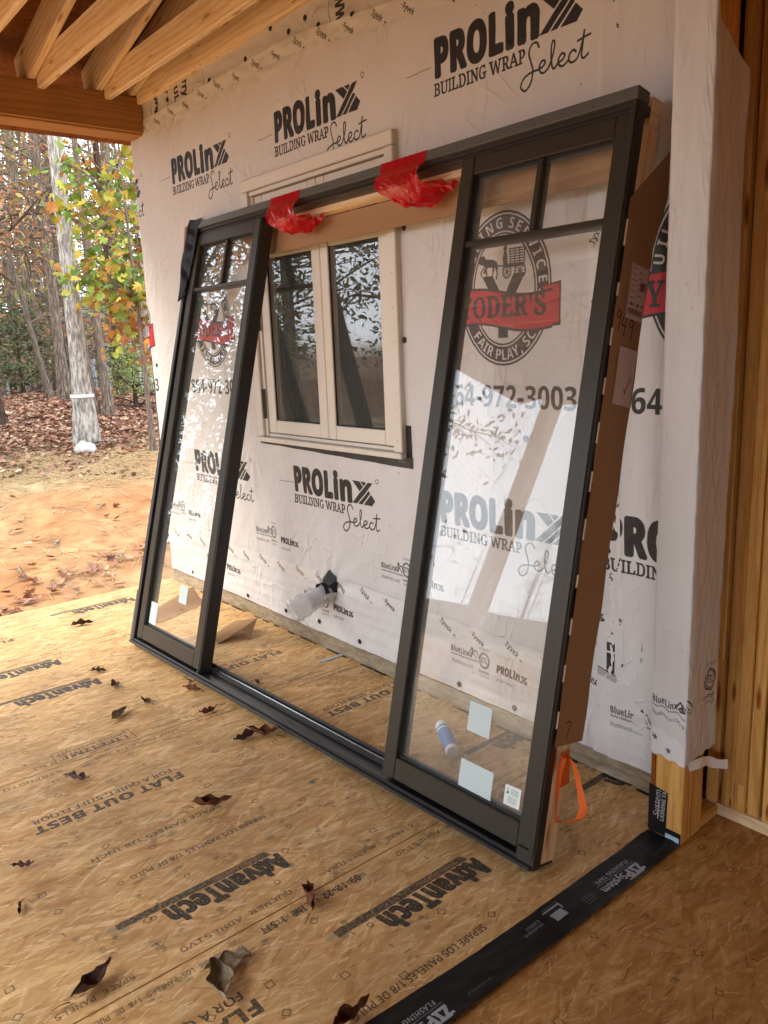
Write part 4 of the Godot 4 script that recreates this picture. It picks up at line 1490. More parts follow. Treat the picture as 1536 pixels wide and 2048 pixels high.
		ftext(tc, "APPLY TAPE WITH ROLLER", "sans", -1.13, q - 0.14, 0.007, 0.08, gr, 0.6)
	var tm := plain("floor_tape", Color.WHITE, 0.4, 0.0, 0.33)
	tm.albedo_texture = tc.texture()
	var under := MB.new()
	under.sheet(func(a, z): return Vector3(-1.203 - 0.036 * smoothstep(0.0, 0.6, 1.0 - z) + a * 0.095, 0.003 + 0.004 * maxf(0.0, nB.get_noise_2d(z * 6.0, a * 2.0)), 0.9 + (1.0 - z) * 1.4 - 0.2), 4, 60, null, func(a, z): return Vector2(a * 0.9, 1.0 - z))
	for q in under.n.size(): if under.n[q].y < 0: under.n[q] = -under.n[q]
	part("under_strip", under.mesh(tm), t)
	var over := MB.new()
	over.sheet(func(a, z): return Vector3(-1.207 + a * 0.109 + 0.003 * sin(z * 9.0), 0.0075 + 0.0028 * nB.get_noise_2d(z * 9.0 + a * 3.0, a * 3.0 + z * 2.0) + 0.0015 * nB.get_noise_2d(z * 30.0, a * 6.0), 0.192 + (1.0 - z) * 2.17), 10, 160, null, func(a, z): return Vector2((0.001 + a * 0.109) * (2048 / 2.2) / 128.0, (0.192 + (1.0 - z) * 2.17 - 0.17) / 2.2))
	for q in over.n.size(): if over.n[q].y < 0: over.n[q] = -over.n[q]
	part("top_strip", over.mesh(tm), t)

func build_roof():
	var r := thing("porch_roof", "open porch roof of pale rafters and joists under dark sheathing", "roof", V(-3, 2.95, 2))
	var slope := 0.235
	var ang := atan(slope)
	for k in 12:
		var z: float = [0.045, 0.235, 0.60, 1.0, 1.4, 1.8, 2.2, 2.6, 3.0, 3.4, 3.8, 4.25][k]
		# ceiling joist, level
		var y0 := 2.905
		part("joist", bx(V(-4.72, y0, z - 0.041), V(-1.21, y0 + 0.14, z - 0.003), M.pine, 0.003, 0), r)
		# rafter, rising to the house
		var b := MB.new()
		b.box(V(-0.17, 0.0, -0.019), V(3.62, 0.184, 0.019), 0.003, 0, Vector2(R.randf(), R.randf()))
		var o := part("rafter", b.mesh(M.pine), r)
		o.transform = Transform3D(Basis(Vector3(0, 0, 1), ang), V(-4.72, 2.952, z + 0.019) - r.position)
	for k in 4:
		for l in 2:
			var b := MB.new()
			var za := -0.35 + l * 2.65
			b.box(V(-0.95 + k * 1.22, 0.0, za), V(-0.95 + k * 1.22 + 1.216, 0.015, za + 2.646), 0.0, 2, Vector2(R.randf(), R.randf()), null, Vector2(1.22, 2.44))
			var o := part("roof_panel", b.mesh(M.deck), r)
			o.transform = Transform3D(Basis(Vector3(0, 0, 1), ang), V(-4.72 - 0.184 * sin(ang), 2.952 + 0.184 * cos(ang) + 0.002, 0) - r.position)
	part("ledger", bx(V(-4.72, 3.05, 0.004), V(-1.21, 3.19, 0.03), M.pine, 0.002, 0), r)
	var a := thing("porch_beam", "orange-brown timber beam carrying the rafters at the upper left", "beam", V(-4.83, 2.75, 2.2))
	part("beam_ply", bx(V(-4.905, 2.745, 0.012), V(-4.745, 2.948, 4.5), M.beam, 0.004, 2), a)
	part("beam_ply", bx(V(-4.74, 2.755, 0.012), V(-4.722, 2.944, 4.34), M.beam, 0.003, 2), a)
	var f := thing("front_beam", "timber beam along the front of the porch mirrored in the door glass", "beam", V(-3, 2.75, 4.4))
	part("beam_ply", bx(V(-4.74, 2.745, 4.35), V(-1.21, 2.948, 4.5), M.beam, 0.004, 0), f)
	var p := thing("porch_post", "square timber corner post mirrored in the right door pane", "post", V(-4.83, 0, 4.42))
	part("shaft", bx(V(-4.9, 0.0, 4.35), V(-4.755, 2.743, 4.495), M.pine, 0.005), p)
	part("base_trim", bx(V(-4.915, 0.001, 4.335), V(-4.74, 0.12, 4.51), M.pine, 0.004), p)
func build_window():
	var o := thing("casement_window", "cream double casement window with black hinges in the wrapped wall", "window", V(-3.06, 1.03, 0.0))
	var m: Material = M.window_paint
	part("casing", bx(V(-3.634, 1.052, -0.004), V(-3.582, 2.246, 0.036), m, 0.004), o)
	part("casing", bx(V(-2.538, 1.052, -0.004), V(-2.486, 2.246, 0.036), m, 0.004), o)
	part("casing", bx(V(-3.634, 2.248, -0.004), V(-2.486, 2.304, 0.036), m, 0.004, 0), o)
	part("casing", bx(V(-3.58, 2.226, -0.03), V(-2.54, 2.246, 0.026), m, 0.002, 0), o)
	part("sill", bx(V(-3.638, 1.026, -0.004), V(-2.482, 1.050, 0.046), m, 0.004, 0), o)
	part("frame_bead", bx(V(-3.580, 1.052, -0.09), V(-3.560, 2.224, 0.018), m, 0.002), o)
	part("frame_bead", bx(V(-2.560, 1.052, -0.09), V(-2.540, 2.224, 0.018), m, 0.002), o)
	part("frame_bead", bx(V(-3.558, 1.052, -0.09), V(-2.562, 1.068, 0.012), m, 0.002, 0), o)
	for k in 2:
		var xl: float = [-3.557, -3.034][k]
		var xr: float = [-3.038, -2.563][k]
		var gl: float = [-3.490, -2.977][k]
		var gr: float = [-3.103, -2.626][k]
		if k == 1: gr = -2.622
		var yb := 1.072
		var gb := 1.136
		var gt := 2.145
		var z0 := -0.034
		var z1 := 0.010
		part("stile", bx(V(xl, yb, z0), V(gl, 2.222, z1), m, 0.003), o)
		part("stile", bx(V(gr, yb, z0), V(xr, 2.222, z1), m, 0.003), o)
		part("rail", bx(V(gl + 0.0005, yb, z0 + 0.001), V(gr - 0.0005, gb, z1 - 0.0015), m, 0.003, 0), o)
		part("rail", bx(V(gl + 0.0005, gt, z0 + 0.001), V(gr - 0.0005, 2.222, z1 - 0.0015), m, 0.003, 0), o)
		part("muntin", bx(V(gl, 1.93, z0 + 0.006), V(gr, 1.954, z1 - 0.006), m, 0.003, 0), o)
		part("muntin", bx(V((gl + gr) * 0.5 - 0.011, 1.955, z0 + 0.007), V((gl + gr) * 0.5 + 0.011, gt, z1 - 0.007), m, 0.003), o)
		for zz in [-0.012]:
			part("pane", bx(V(gl + 0.001, gb + 0.001, zz), V(gr - 0.001, gt - 0.001, zz + 0.003), M.glass), o)
		for q in [[gl, gb, gl + 0.004, gt], [gr - 0.004, gb, gr, gt]]:
			part("gasket", bx(V(q[0], q[1], -0.004), V(q[2], q[3], 0.003), M.gasket), o)
		for q in [[gb, gb + 0.004], [gt - 0.004, gt]]:
			part("gasket", bx(V(gl + 0.004, q[0], -0.004), V(gr - 0.004, q[1], 0.003), M.gasket, 0.0, 0), o)
	for y in [1.22, 1.66]:
		part("hinge", bx(V(-3.586, y - 0.075, 0.019), V(-3.559, y + 0.075, 0.026), M.nail_black, 0.002), o)
	var dots := MB.new()
	var tiny := MB.new()
	tiny.box(V(-0.0022, -0.0022, 0), V(0.0022, 0.0022, 0.0006))
	var tn := tiny.mesh(M.card)
	for y in 9:
		for x in [-3.608, -2.512]:
			var d := part("nail_hole", tn, o)
			d.position = V(x, 1.1 + y * 0.135, 0.0362) - o.position
	# flashing left showing under the sill
	var f := thing("sill_tape", "black flashing tape sticking out below the casement window sill", "tape", V(-3.0, 1.0, 0.02))
	var cv := Canvas.new()
	cv.setup(1024, 64, -3.66, 1.035, 1024 / 1.22)
	cv.paint(lin(0.010, 0.010, 0.011))
	text(cv, "ZIP", "sansbold", tf_at(Vector2(-3.0, 1.012), 0.022, 1.4, PI), Color8(150, 152, 158), 0.8)
	text(cv, "ROLL", "sans", tf_at(Vector2(-2.53, 0.985), 0.012, 1.2), Color8(150, 152, 158), 0.8)
	var tm := plain("window_tape", Color.WHITE, 0.4, 0.0, 0.5)
	tm.albedo_texture = cv.texture()
	var b := MB.new()
	b.sheet(func(s, t):
		var x: float = -3.65 + s * 1.205
		var low: float = lerpf(1.012, 0.985, s)
		var y: float = lerpf(low, 1.034, t)
		return Vector3(x, y, wd(x, y) + 0.004 + 0.003 * sin(s * 30.0) * (1.0 - t)), 50, 3, null, func(s, t): return Vector2(s, 1.0 - t * 0.8))
	part("strip", b.mesh(tm), f)
	part("upright_strip", bx(V(-2.482, 1.03, 0.012), V(-2.452, 1.165, 0.015), M.black_tape, 0.001), f)

func build_door():
	var o := thing("patio_door", "tall dark bronze sliding patio door frame leaning against the wrapped wall", "door", V(-2.65, 0, 0.55))
	var br: Material = M.bronze
	var dk: Material = M.bronze_dark
	# head
	var hm := MB.new()
	for k in 6:
		pass
	hm.box(V(0.0, 2.154, -0.045), V(DW, 2.188, 0.010), 0.002, 0, Vector2.ZERO, D)
	var head := part("head", hm.mesh(M.head_clad), o)
	dbox("head_track", V(0.03, 2.128, -0.062), V(DW - 0.002, 2.1535, -0.012), dk, o, 0.002, 0)
	dbox("head_lip", V(0.03, 2.140, -0.0115), V(DW - 0.002, 2.1535, -0.002), dk, o, 0.001, 0)
	dbox("head_timber", V(0.0, 2.105, -0.102), V(DW - 0.001, 2.185, -0.0625), M.pine, o, 0.002, 0)
	var dot := MB.new()
	for k in 10:
		var a0 := TAU * k / 10
		var a1 := TAU * (k + 1) / 10
		dot.tri(V(0, 0, 0.0008), V(cos(a1), sin(a1), 0) * 0.0026, V(cos(a0), sin(a0), 0) * 0.0026)
	var dm := dot.mesh(M.gasket)
	for k in 24:
		var d := sub("fastener", dm, head)
		d.position = D(V(0.14 + k * 0.108, 2.165 + 0.006 * (k % 2), 0.0104))
	# jambs: stepped aluminium outside, timber behind
	dbox("jamb", V(-0.004, 0.0, -0.045), V(0.024, 2.1535, 0.0), dk, o)
	dbox("jamb_step", V(0.0245, 0.002, -0.046), V(0.044, 2.128, -0.018), br, o)
	dbox("jamb_timber", V(-0.002, 0.02, -0.104), V(0.024, 2.104, -0.0455), M.pine, o)
	dbox("jamb", V(DW - 0.022, 0.0, -0.036), V(DW, 2.1535, -0.001), dk, o)
	dbox("jamb_step", V(DW - 0.0225, 0.03, -0.006), V(DW - 0.004, 2.1535, 0.004), br, o)
	dbox("jamb_timber", V(DW - 0.026, 0.012, -0.104), V(DW - 0.001, 2.104, -0.0365), M.pine, o)
	# sill
	dbox("sill", V(0.024, 0.0, -0.100), V(DW - 0.004, 0.026, -0.0015), M.black_pvc, o, 0.003, 0)
	dbox("sill_nose", V(0.0, 0.002, -0.001), V(DW - 0.004, 0.015, 0.012), M.black_pvc, o, 0.003, 0)
	dbox("sill_track", V(0.044, 0.0265, -0.085), V(DW - 0.03, 0.047, -0.074), M.black_pvc, o, 0.002, 0)
	dbox("sill_track", V(0.044, 0.0265, -0.100), V(DW - 0.03, 0.066, -0.093), M.black_pvc, o, 0.002, 0)
	dbox("steel_rail", V(0.72, 0.0475, -0.083), V(1.99, 0.053, -0.077), M.steel, o, 0.0015, 0)
	dbox("sill_foot", V(2.595, 0.001, -0.012), V(DW, 0.055, 0.002), br, o)
	# two glazed leaves
	for k in 2:
		var ul: float = [0.0445, 1.992][k]
		var gl: float = [0.100, 2.050][k]
		var gr: float = [0.643, 2.588][k]
		var ur: float = [0.701, 2.637][k]
		var w0 := -0.072
		var w1 := -0.007
		dbox("stile", V(ul, 0.040, w0), V(gl, 2.1275, w1), br, o, 0.003)
		dbox("stile", V(gr, 0.040, w0), V(ur, 2.1275, w1), br, o, 0.003)
		if k == 0: dbox("stile_edge", V(ur + 0.0003, 0.030, w0 - 0.002), V(ur + 0.006, 2.127, w1 - 0.004), dk, o, 0.001)
		dbox("rail", V(gl + 0.0005, 0.040, w0 + 0.002), V(gr - 0.0005, 0.114, w1 - 0.0012), br, o, 0.003, 0)
		dbox("rail", V(gl + 0.0005, 2.070, w0 + 0.002), V(gr - 0.0005, 2.1275, w1 - 0.0012), br, o, 0.003, 0)
		dbox("muntin", V(gl, 1.834, -0.056), V(gr, 1.854, -0.012), br, o, 0.004, 0)
		var um := (gl + gr) * 0.5 + 0.008
		dbox("muntin", V(um - 0.012, 1.8545, -0.055), V(um + 0.012, 2.0695, -0.013), br, o, 0.004)
		# gaskets
		dbox("gasket", V(gl + 0.0003, 0.1145, -0.04), V(gl + 0.007, 2.0695, -0.024), M.gasket, o, 0.0)
		dbox("gasket", V(gr - 0.007, 0.1145, -0.04), V(gr - 0.0003, 2.0695, -0.024), M.gasket, o, 0.0)
		dbox("gasket", V(gl + 0.007, 0.1143, -0.04), V(gr - 0.007, 0.121, -0.024), M.gasket, o, 0.0, 0)
		dbox("gasket", V(gl + 0.007, 2.064, -0.04), V(gr - 0.007, 2.0697, -0.024), M.gasket, o, 0.0, 0)
		# sealed unit: two sheets of glass, cut into small facets so that it follows the frame's slight twist
		for w in [-0.030]:
			var g := MB.new()
			for zz in [w, w - 0.004]:
				var flip: float = 1.0 if zz == w else -1.0
				g.sheet(func(s, t): return D(V(lerpf(gl + 0.004, gr - 0.004, s if flip > 0 else 1.0 - s), lerpf(0.118, 2.067, t), zz)), 4, 12)
			part("pane", g.mesh(M.glass), o)
		if k == 0:
			dbox("stile_foot", V(ur - 0.012, 0.0265, -0.07), V(ur + 0.004, 0.0395, -0.004), M.black_pvc, o)
	# paper tabs stuck on the glass
	for q in [[2.326, 0.302, 2.418, 0.396], [2.320, 0.116, 2.455, 0.209], [0.388, 0.293, 0.465, 0.383], [0.110, 0.128, 0.185, 0.240]]:
		var b := MB.new()
		b.box(V(q[0], q[1], -0.0296), V(q[2], q[3], -0.0288), 0.0, 1, Vector2.ZERO, D)
		part("glass_tab", b.mesh(M.label_white), o, "blank white square stuck on the glass")
	var cv := Canvas.new()
	cv.setup(96, 96, 0, 0.062, 1500)
	cv.paint(lin(0.72, 0.76, 0.74))
	cv.fill([PackedVector2Array([Vector2(0.006, 0.034), Vector2(0.018, 0.034), Vector2(0.012, 0.058)])], Color8(70, 132, 92))
	cv.fill([PackedVector2Array([Vector2(0.007, 0.042), Vector2(0.017, 0.042), Vector2(0.012, 0.052)])], Color8(150, 190, 160))
	for l in 3: text_fit(cv, "CERTIFIED", "sansbold", Vector2(0.022, 0.048 - l * 0.007), 0.0045, 0.03, Color8(80, 128, 98))
	for l in 4: text_fit(cv, "WINDOW COUNCIL", "sans", Vector2(0.014, 0.024 - l * 0.0055), 0.0034, 0.034, Color8(60, 70, 66))
	var lm := plain("cert_label", Color.WHITE, 0.6, 0.0, 0.4)
	lm.albedo_texture = cv.texture()
	var lb := MB.new()
	lb.quad(D(V(2.504, 0.135, -0.0288)), D(V(2.504, 0.196, -0.0288)), D(V(2.564, 0.199, -0.0288)), D(V(2.564, 0.138, -0.0288)), Vector2(0, 1), Vector2(0, 0), Vector2(0.95, 0), Vector2(0.95, 1))
	part("glass_label", lb.mesh(lm), o, "small white label with green print stuck in the corner of the glass")
	# bent bracket at the far foot
	dbox("bracket", V(-0.03, 0.01, -0.02), V(-0.0045, 0.27, -0.006), M.head_clad, o, 0.002)

func build_packing():
	# cardboard behind the head
	var c := thing("cardboard_strip", "long brown cardboard strip behind the top of the leaning door", "cardboard", V(-2.65, 2.0, 0.1))
	dbox("strip", V(-0.03, 1.995, -0.112), V(DW - 0.03, 2.1045, -0.105), M.card, c, 0.001, 0)
	var fl := MB.new()
	var fq := [V(-0.195, 2.215, -0.045), V(-0.004, 2.228, -0.05), V(-0.006, 1.88, -0.05), V(-0.14, 1.965, -0.045)]
	for dz in [0.0, -0.004]: fl.quad(D(fq[0] + V(0, 0, dz)), D(fq[1] + V(0, 0, dz)), D(fq[2] + V(0, 0, dz)), D(fq[3] + V(0, 0, dz)))
	for k4 in [[0, 1], [3, 0]]: fl.quad(D(fq[k4[0]]), D(fq[k4[1]]), D(fq[k4[1]] - V(0, 0, 0.004)), D(fq[k4[0]] - V(0, 0, 0.004)))
	part("corner_flap", fl.mesh(M.card), c)
	# black plastic over the far top corner
	var k := thing("corner_cover", "crumpled black plastic over the far top corner of the leaning door", "plastic cover", V(-3.95, 2.1, 0.15))
	var kb := MB.new()
	kb.sheet(func(s, t):
		var v: float = lerpf(1.80 + 0.02 * sin(s * 9.0), 2.20, t)
		var wrk: float = 0.004 * sin(v * 45.0 + s * 8.0) + 0.003 * sin(v * 90.0)
		var bul: float = 0.07 * exp(-pow((v - 1.985) / 0.085, 2.0))
		var prof := [V(-0.012 - bul * 0.6, v, -0.035), V(-0.016 - wrk - bul, v, -0.01), V(-0.006 - bul * 0.35, v, 0.016), V(0.03 + 0.02 * sin(v * 31.0), v, 0.006 + wrk), V(0.06 * t + 0.04, v, 0.002)]
		var x: float = s * 4.0
		var i := mini(int(x), 3)
		var q: Vector3 = prof[i].lerp(prof[i + 1], x - i)
		if t > 0.92: q += V(0.05 * s * (t - 0.92) / 0.08, 0.0, 0.0)
		return D(q + V(0, 0, 0.012 * pow(t, 3.0))), 16, 40)
	part("sheet", kb.mesh(M.black_bag), k)
	var bl := MB.new()
	bl.sheet(func(s, t): return D(V(0.02 + s * 0.13, 2.192 + 0.010 * sin(s * 5.0) * (1 - t), -0.1 + t * 0.11 + 0.006 * sin(s * 20.0))), 12, 8)
	part("fold", bl.mesh(M.black_bag), k)
	# red film tied over the head in two places
	for i in 2:
		var u0: float = [0.80, 1.575][i]
		var wd0: float = [0.235, 0.25][i]
		var r := thing("red_film", ["red plastic film tied over the door head, the smaller far bundle", "red plastic film tied over the door head, the larger near bundle"][i], "plastic film", D(V(u0, 2.1, 0.0)), "red film on the door head")
		var b := MB.new()
		var sc: float = [0.92, 1.15][i]
		b.sheet(func(s, t):
			# t runs from behind the head over its face, then out into a sagging bag and back under
			var prof := [V(0, 2.190, -0.10), V(0, 2.1925, 0.0), V(0, 2.188, 0.0125), V(0, 2.152, 0.0125), V(0.012, 2.120, 0.035 * sc), V(0.05, 2.075, 0.045 * sc), V(0.085, 2.045, 0.02), V(0.13, 2.06, -0.05), V(0.15, 2.095, -0.06)]
			var x: float = t * 8.0
			var n := mini(int(x), 7)
			var a: Vector3 = prof[maxi(n - 1, 0)]
			var p0: Vector3 = prof[n]
			var p1: Vector3 = prof[n + 1]
			var d: Vector3 = prof[mini(n + 2, 8)]
			var q: Vector3 = p0.cubic_interpolate(p1, a, d, x - n) if n > 2 else p0.lerp(p1, x - n)
			var bag := clampf((t - 0.42) * 2.2, 0.0, 1.0)
			var wv: float = wd0 * (1.0 - 0.22 * bag)
			q.x += u0 + s * wv + 0.05 * bag * (0.5 - absf(s - 0.5)) * sin(t * 20.0)
			q.y += bag * (0.010 * sin(s * 14.0 + t * 9.0) + 0.006 * sin(s * 31.0 - t * 22.0)) - bag * 0.03 * sc * sin(s * PI)
			q.z += bag * (0.010 * sin(s * 11.0 - t * 17.0) + 0.005 * sin(s * 37.0 + t * 25.0)) + 0.001 * sin(s * 50.0)
			q.z += bag * 0.012 * nB.get_noise_2d(s * 9.0 + i * 7.0, t * 16.0)
			q.y += bag * 0.014 * nB.get_noise_2d(s * 8.0 + 20.0, t * 18.0 + i)
			return D(q), 20, 40)
		for k2 in range(0, b.v.size(), 3):
			var fn := (b.v[k2 + 2] - b.v[k2]).cross(b.v[k2 + 1] - b.v[k2]).normalized()
			for k3 in 3: b.n[k2 + k3] = b.n[k2 + k3].lerp(fn, 0.75).normalized()
		part("wrap", b.mesh(M.red_film), r)
		var tail := MB.new()
		tail.sheet(func(s, t):
			var q := V(u0 + wd0 * 0.7 + t * 0.16 * sc, 2.105 - 0.03 * t - 0.025 * (1.0 - t) * s + 0.012 * sin(t * 12.0 + s * 5.0), 0.012 - 0.05 * t + 0.012 * sin(s * 9.0 + t * 7.0))
			q.y -= s * 0.035 * (1.0 - 0.5 * t)
			return D(q), 8, 20)
		part("tail", tail.mesh(M.red_film), r)
	# cardboard edge guard on the near jamb
	var g := thing("cardboard_guard", "tall brown cardboard edge guard with paper labels on the near door jamb", "cardboard", D(V(DW, 0.36, -0.08)))
	var gm: Material = M.card
	var gc := Canvas.new()
	gc.setup(160, 1600, -0.15, 1.98, 1000)
	gc.paint(lin(0.35, 0.205, 0.108))
	for q in 700:
		gc.line([Vector2(R.randf_range(-0.15, 0.0), R.randf_range(0.36, 1.98)), Vector2(R.randf_range(-0.15, 0.0), R.randf_range(0.36, 1.98))] if false else [Vector2(-0.15 + (q % 40) * 0.004, 0.37 + (q / 40) * 0.09), Vector2(-0.149 + (q % 40) * 0.004, 0.37 + (q / 40) * 0.09 + R.randf_range(0.01, 0.05))], 0.0012, Color8(150, 108, 70), R.randf_range(0.03, 0.2))
	var pen := Color8(44, 34, 28)
	var wq := func(l: Array, ox: float, oy: float):
		var pl := []
		for q in l: pl.append(Vector2(ox + q[0], oy + q[1]))
		gc.line(spline(pl), 0.003, pen, 0.9)
	wq.call([[0.022, 0.05], [0.010, 0.056], [0.004, 0.044], [0.012, 0.034], [0.022, 0.046], [0.022, 0.05], [0.020, 0.03], [0.016, 0.0]], -0.125, 1.545)
	wq.call([[0.006, 0.05], [0.002, 0.026], [0.024, 0.022]], -0.095, 1.54)
	wq.call([[0.02, 0.046], [0.018, 0.02], [0.016, -0.004]], -0.095, 1.54)
	wq.call([[0.022, 0.05], [0.010, 0.056], [0.004, 0.044], [0.012, 0.034], [0.022, 0.046], [0.022, 0.05], [0.020, 0.03], [0.016, 0.0]], -0.06, 1.53)
	wq.call([[0.0, 0.0], [0.004, 0.03], [0.012, 0.05], [0.016, 0.06]], -0.085, 0.37)
	wq.call([[0.0, 0.05], [0.012, 0.056], [0.02, 0.05]], -0.095, 0.38)
	var gmat := plain("card_print", Color.WHITE, 0.85, 0.0, 0.25)
	gmat.albedo_texture = gc.texture()
	var gb := MB.new()
	var ge := func(w: float, v: float): return Vector2((-w) / 0.16, (1.98 - v) / 1.6)
	gb.sheet(func(s, t):
		var v := lerpf(0.365, 1.90, t)
		return D(V(DW + 0.004 + 0.002 * sin(t * 30.0), v, lerpf(-0.152, -0.016, s))), 6, 40, null, func(s, t): return Vector2(0.94 - s * 0.85, (1.98 - lerpf(0.365, 1.90, t)) / 1.6))
	for q in gb.n.size(): if gb.n[q].x < 0: gb.n[q] = -gb.n[q]
	part("side_panel", gb.mesh(gmat), g)
	var bk := MB.new()
	bk.sheet(func(s, t): return D(V(DW - 0.05 + 0.052 * s, lerpf(0.365, 1.88, t), -0.153)), 3, 20)
	part("back_panel", bk.mesh(gm), g)
	var ff := MB.new()
	var fp := [V(DW + 0.005, 1.90, -0.02), V(DW + 0.005, 1.78, -0.148), V(DW + 0.004, 1.95, -0.19), V(DW + 0.004, 2.07, -0.168)]
	ff.quad(D(fp[0]), D(fp[3]), D(fp[2]), D(fp[1]))
	ff.quad(D(fp[0] - V(0.004, 0, 0)), D(fp[1] - V(0.004, 0, 0)), D(fp[2] - V(0.004, 0, 0)), D(fp[3] - V(0.004, 0, 0)))
	ff.quad(D(fp[0]), D(fp[0] - V(0.004, 0, 0)), D(fp[3] - V(0.004, 0, 0)), D(fp[3]))
	part("top_flap", ff.mesh(gm), g)
	for q in 11:
		var v := 0.42 + q * 0.135
		dbox("torn_edge", V(DW + 0.001, v, -0.019), V(DW + 0.0055, v + R.randf_range(0.035, 0.07), -0.0145), M.card_edge, g, 0.0)
	# shipping label and ticked note
	var sc := Canvas.new()
	sc.setup(128, 256, 0, 0.15, 1600)
	sc.paint(lin(0.60, 0.47, 0.41))
	sc.line([Vector2(0.003, 0.003), Vector2(0.077, 0.003), Vector2(0.077, 0.147), Vector2(0.003, 0.147), Vector2(0.003, 0.003)], 0.001, Color8(90, 60, 50))
	for l in 11: text_fit(sc, ["SHIP TO", "ORDER 264", "LINE 12", "JOB 4417"][l % 4], "sans", Vector2(0.008 + 0.028 * (l % 2), 0.135 - l * 0.0085), 0.005, 0.024, Color8(70, 44, 38))
	text_fit(sc, "L 00 0 - 00 - 07", "mono", Vector2(0.006, 0.030), 0.009, 0.066, Color8(60, 38, 34), 1.0, 0.001)
	for l in 16: sc.rect(Vector2(0.048 + 0.0016 * l, 0.08), Vector2(0.0486 + 0.0016 * l + 0.0004 * (l % 3), 0.105), Color8(60, 38, 34))
	sc.rect(Vector2(0.008, 0.006), Vector2(0.072, 0.022), Color8(120, 84, 70), 0.7)
	var sm := plain("ship_label", Color.WHITE, 0.7, 0.0, 0.3)
	sm.albedo_texture = sc.texture()
	var side := func(va: float, vb: float, wa: float, wb: float, m: Material, called: String, lab: String):
		var b := MB.new()
		var x := DW + 0.0085
		b.quad(D(V(x, va, wa)), D(V(x, vb, wa)), D(V(x, vb, wb)), D(V(x, va, wb)), Vector2(0, 1), Vector2(0, 0), Vector2(0.98, 0), Vector2(0.98, 1))
		part(called, b.mesh(m), g, lab)
	side.call(1.585, 1.735, -0.058, -0.143, sm, "shipping_label", "printed shipping label on the cardboard")
	var nc := Canvas.new()
	nc.setup(96, 160, 0, 0.16, 1000)
	nc.paint(lin(0.60, 0.46, 0.42))
	nc.line([Vector2(0.05, 0.05), Vector2(0.055, 0.035), Vector2(0.078, 0.085)], 0.003, Color8(60, 44, 40))
	var nm := plain("tick_note", Color.WHITE, 0.7, 0.0, 0.3)
	nm.albedo_texture = nc.texture()
	side.call(1.345, 1.505, -0.055, -0.142, nm, "paper_note", "pale paper note with a tick mark")
	# orange strap
	var s := thing("orange_strap", "orange webbing strap looped at the near foot of the leaning door", "strap", V(-1.29, 0.2, 0.52))
	var path := [V(-1.291, 0.30, 0.515), V(-1.284, 0.335, 0.508), V(-1.272, 0.338, 0.500), V(-1.256, 0.318, 0.496), V(-1.236, 0.26, 0.498), V(-1.219, 0.205, 0.502), V(-1.226, 0.172, 0.508), V(-1.258, 0.149, 0.514), V(-1.292, 0.135, 0.52), V(-1.309, 0.150, 0.524), V(-1.308, 0.19, 0.524), V(-1.298, 0.245, 0.52), V(-1.291, 0.30, 0.515)]
	var cur := Curve3D.new()
	for q in path.size():
		var a: Vector3 = path[maxi(q - 1, 0)]
		var b2: Vector3 = path[mini(q + 1, path.size() - 1)]
		cur.add_point(path[q], (a - b2) / 6.0, (b2 - a) / 6.0)
	var L := cur.get_baked_length()
	var sb := MB.new()
	sb.sheet(func(a, t):
		var p := cur.sample_baked(t * L)
		var n := V(0.78, 0.05, -0.62).normalized().slerp(V(0.3, 0.2, 0.93).normalized(), 0.25 + 0.25 * sin(t * 7.0 + 0.6))
		return p + n * (a - 0.5) * 0.023 + V(0.002 * sin(a * PI), 0, 0), 4, 90)
	for q in sb.n.size(): pass
	part("webbing", sb.mesh(M.strap), s)
	part("stitched_end", bx(V(-1.2955, 0.24, 0.470), V(-1.2915, 0.342, 0.510), M.strap, 0.001), s)

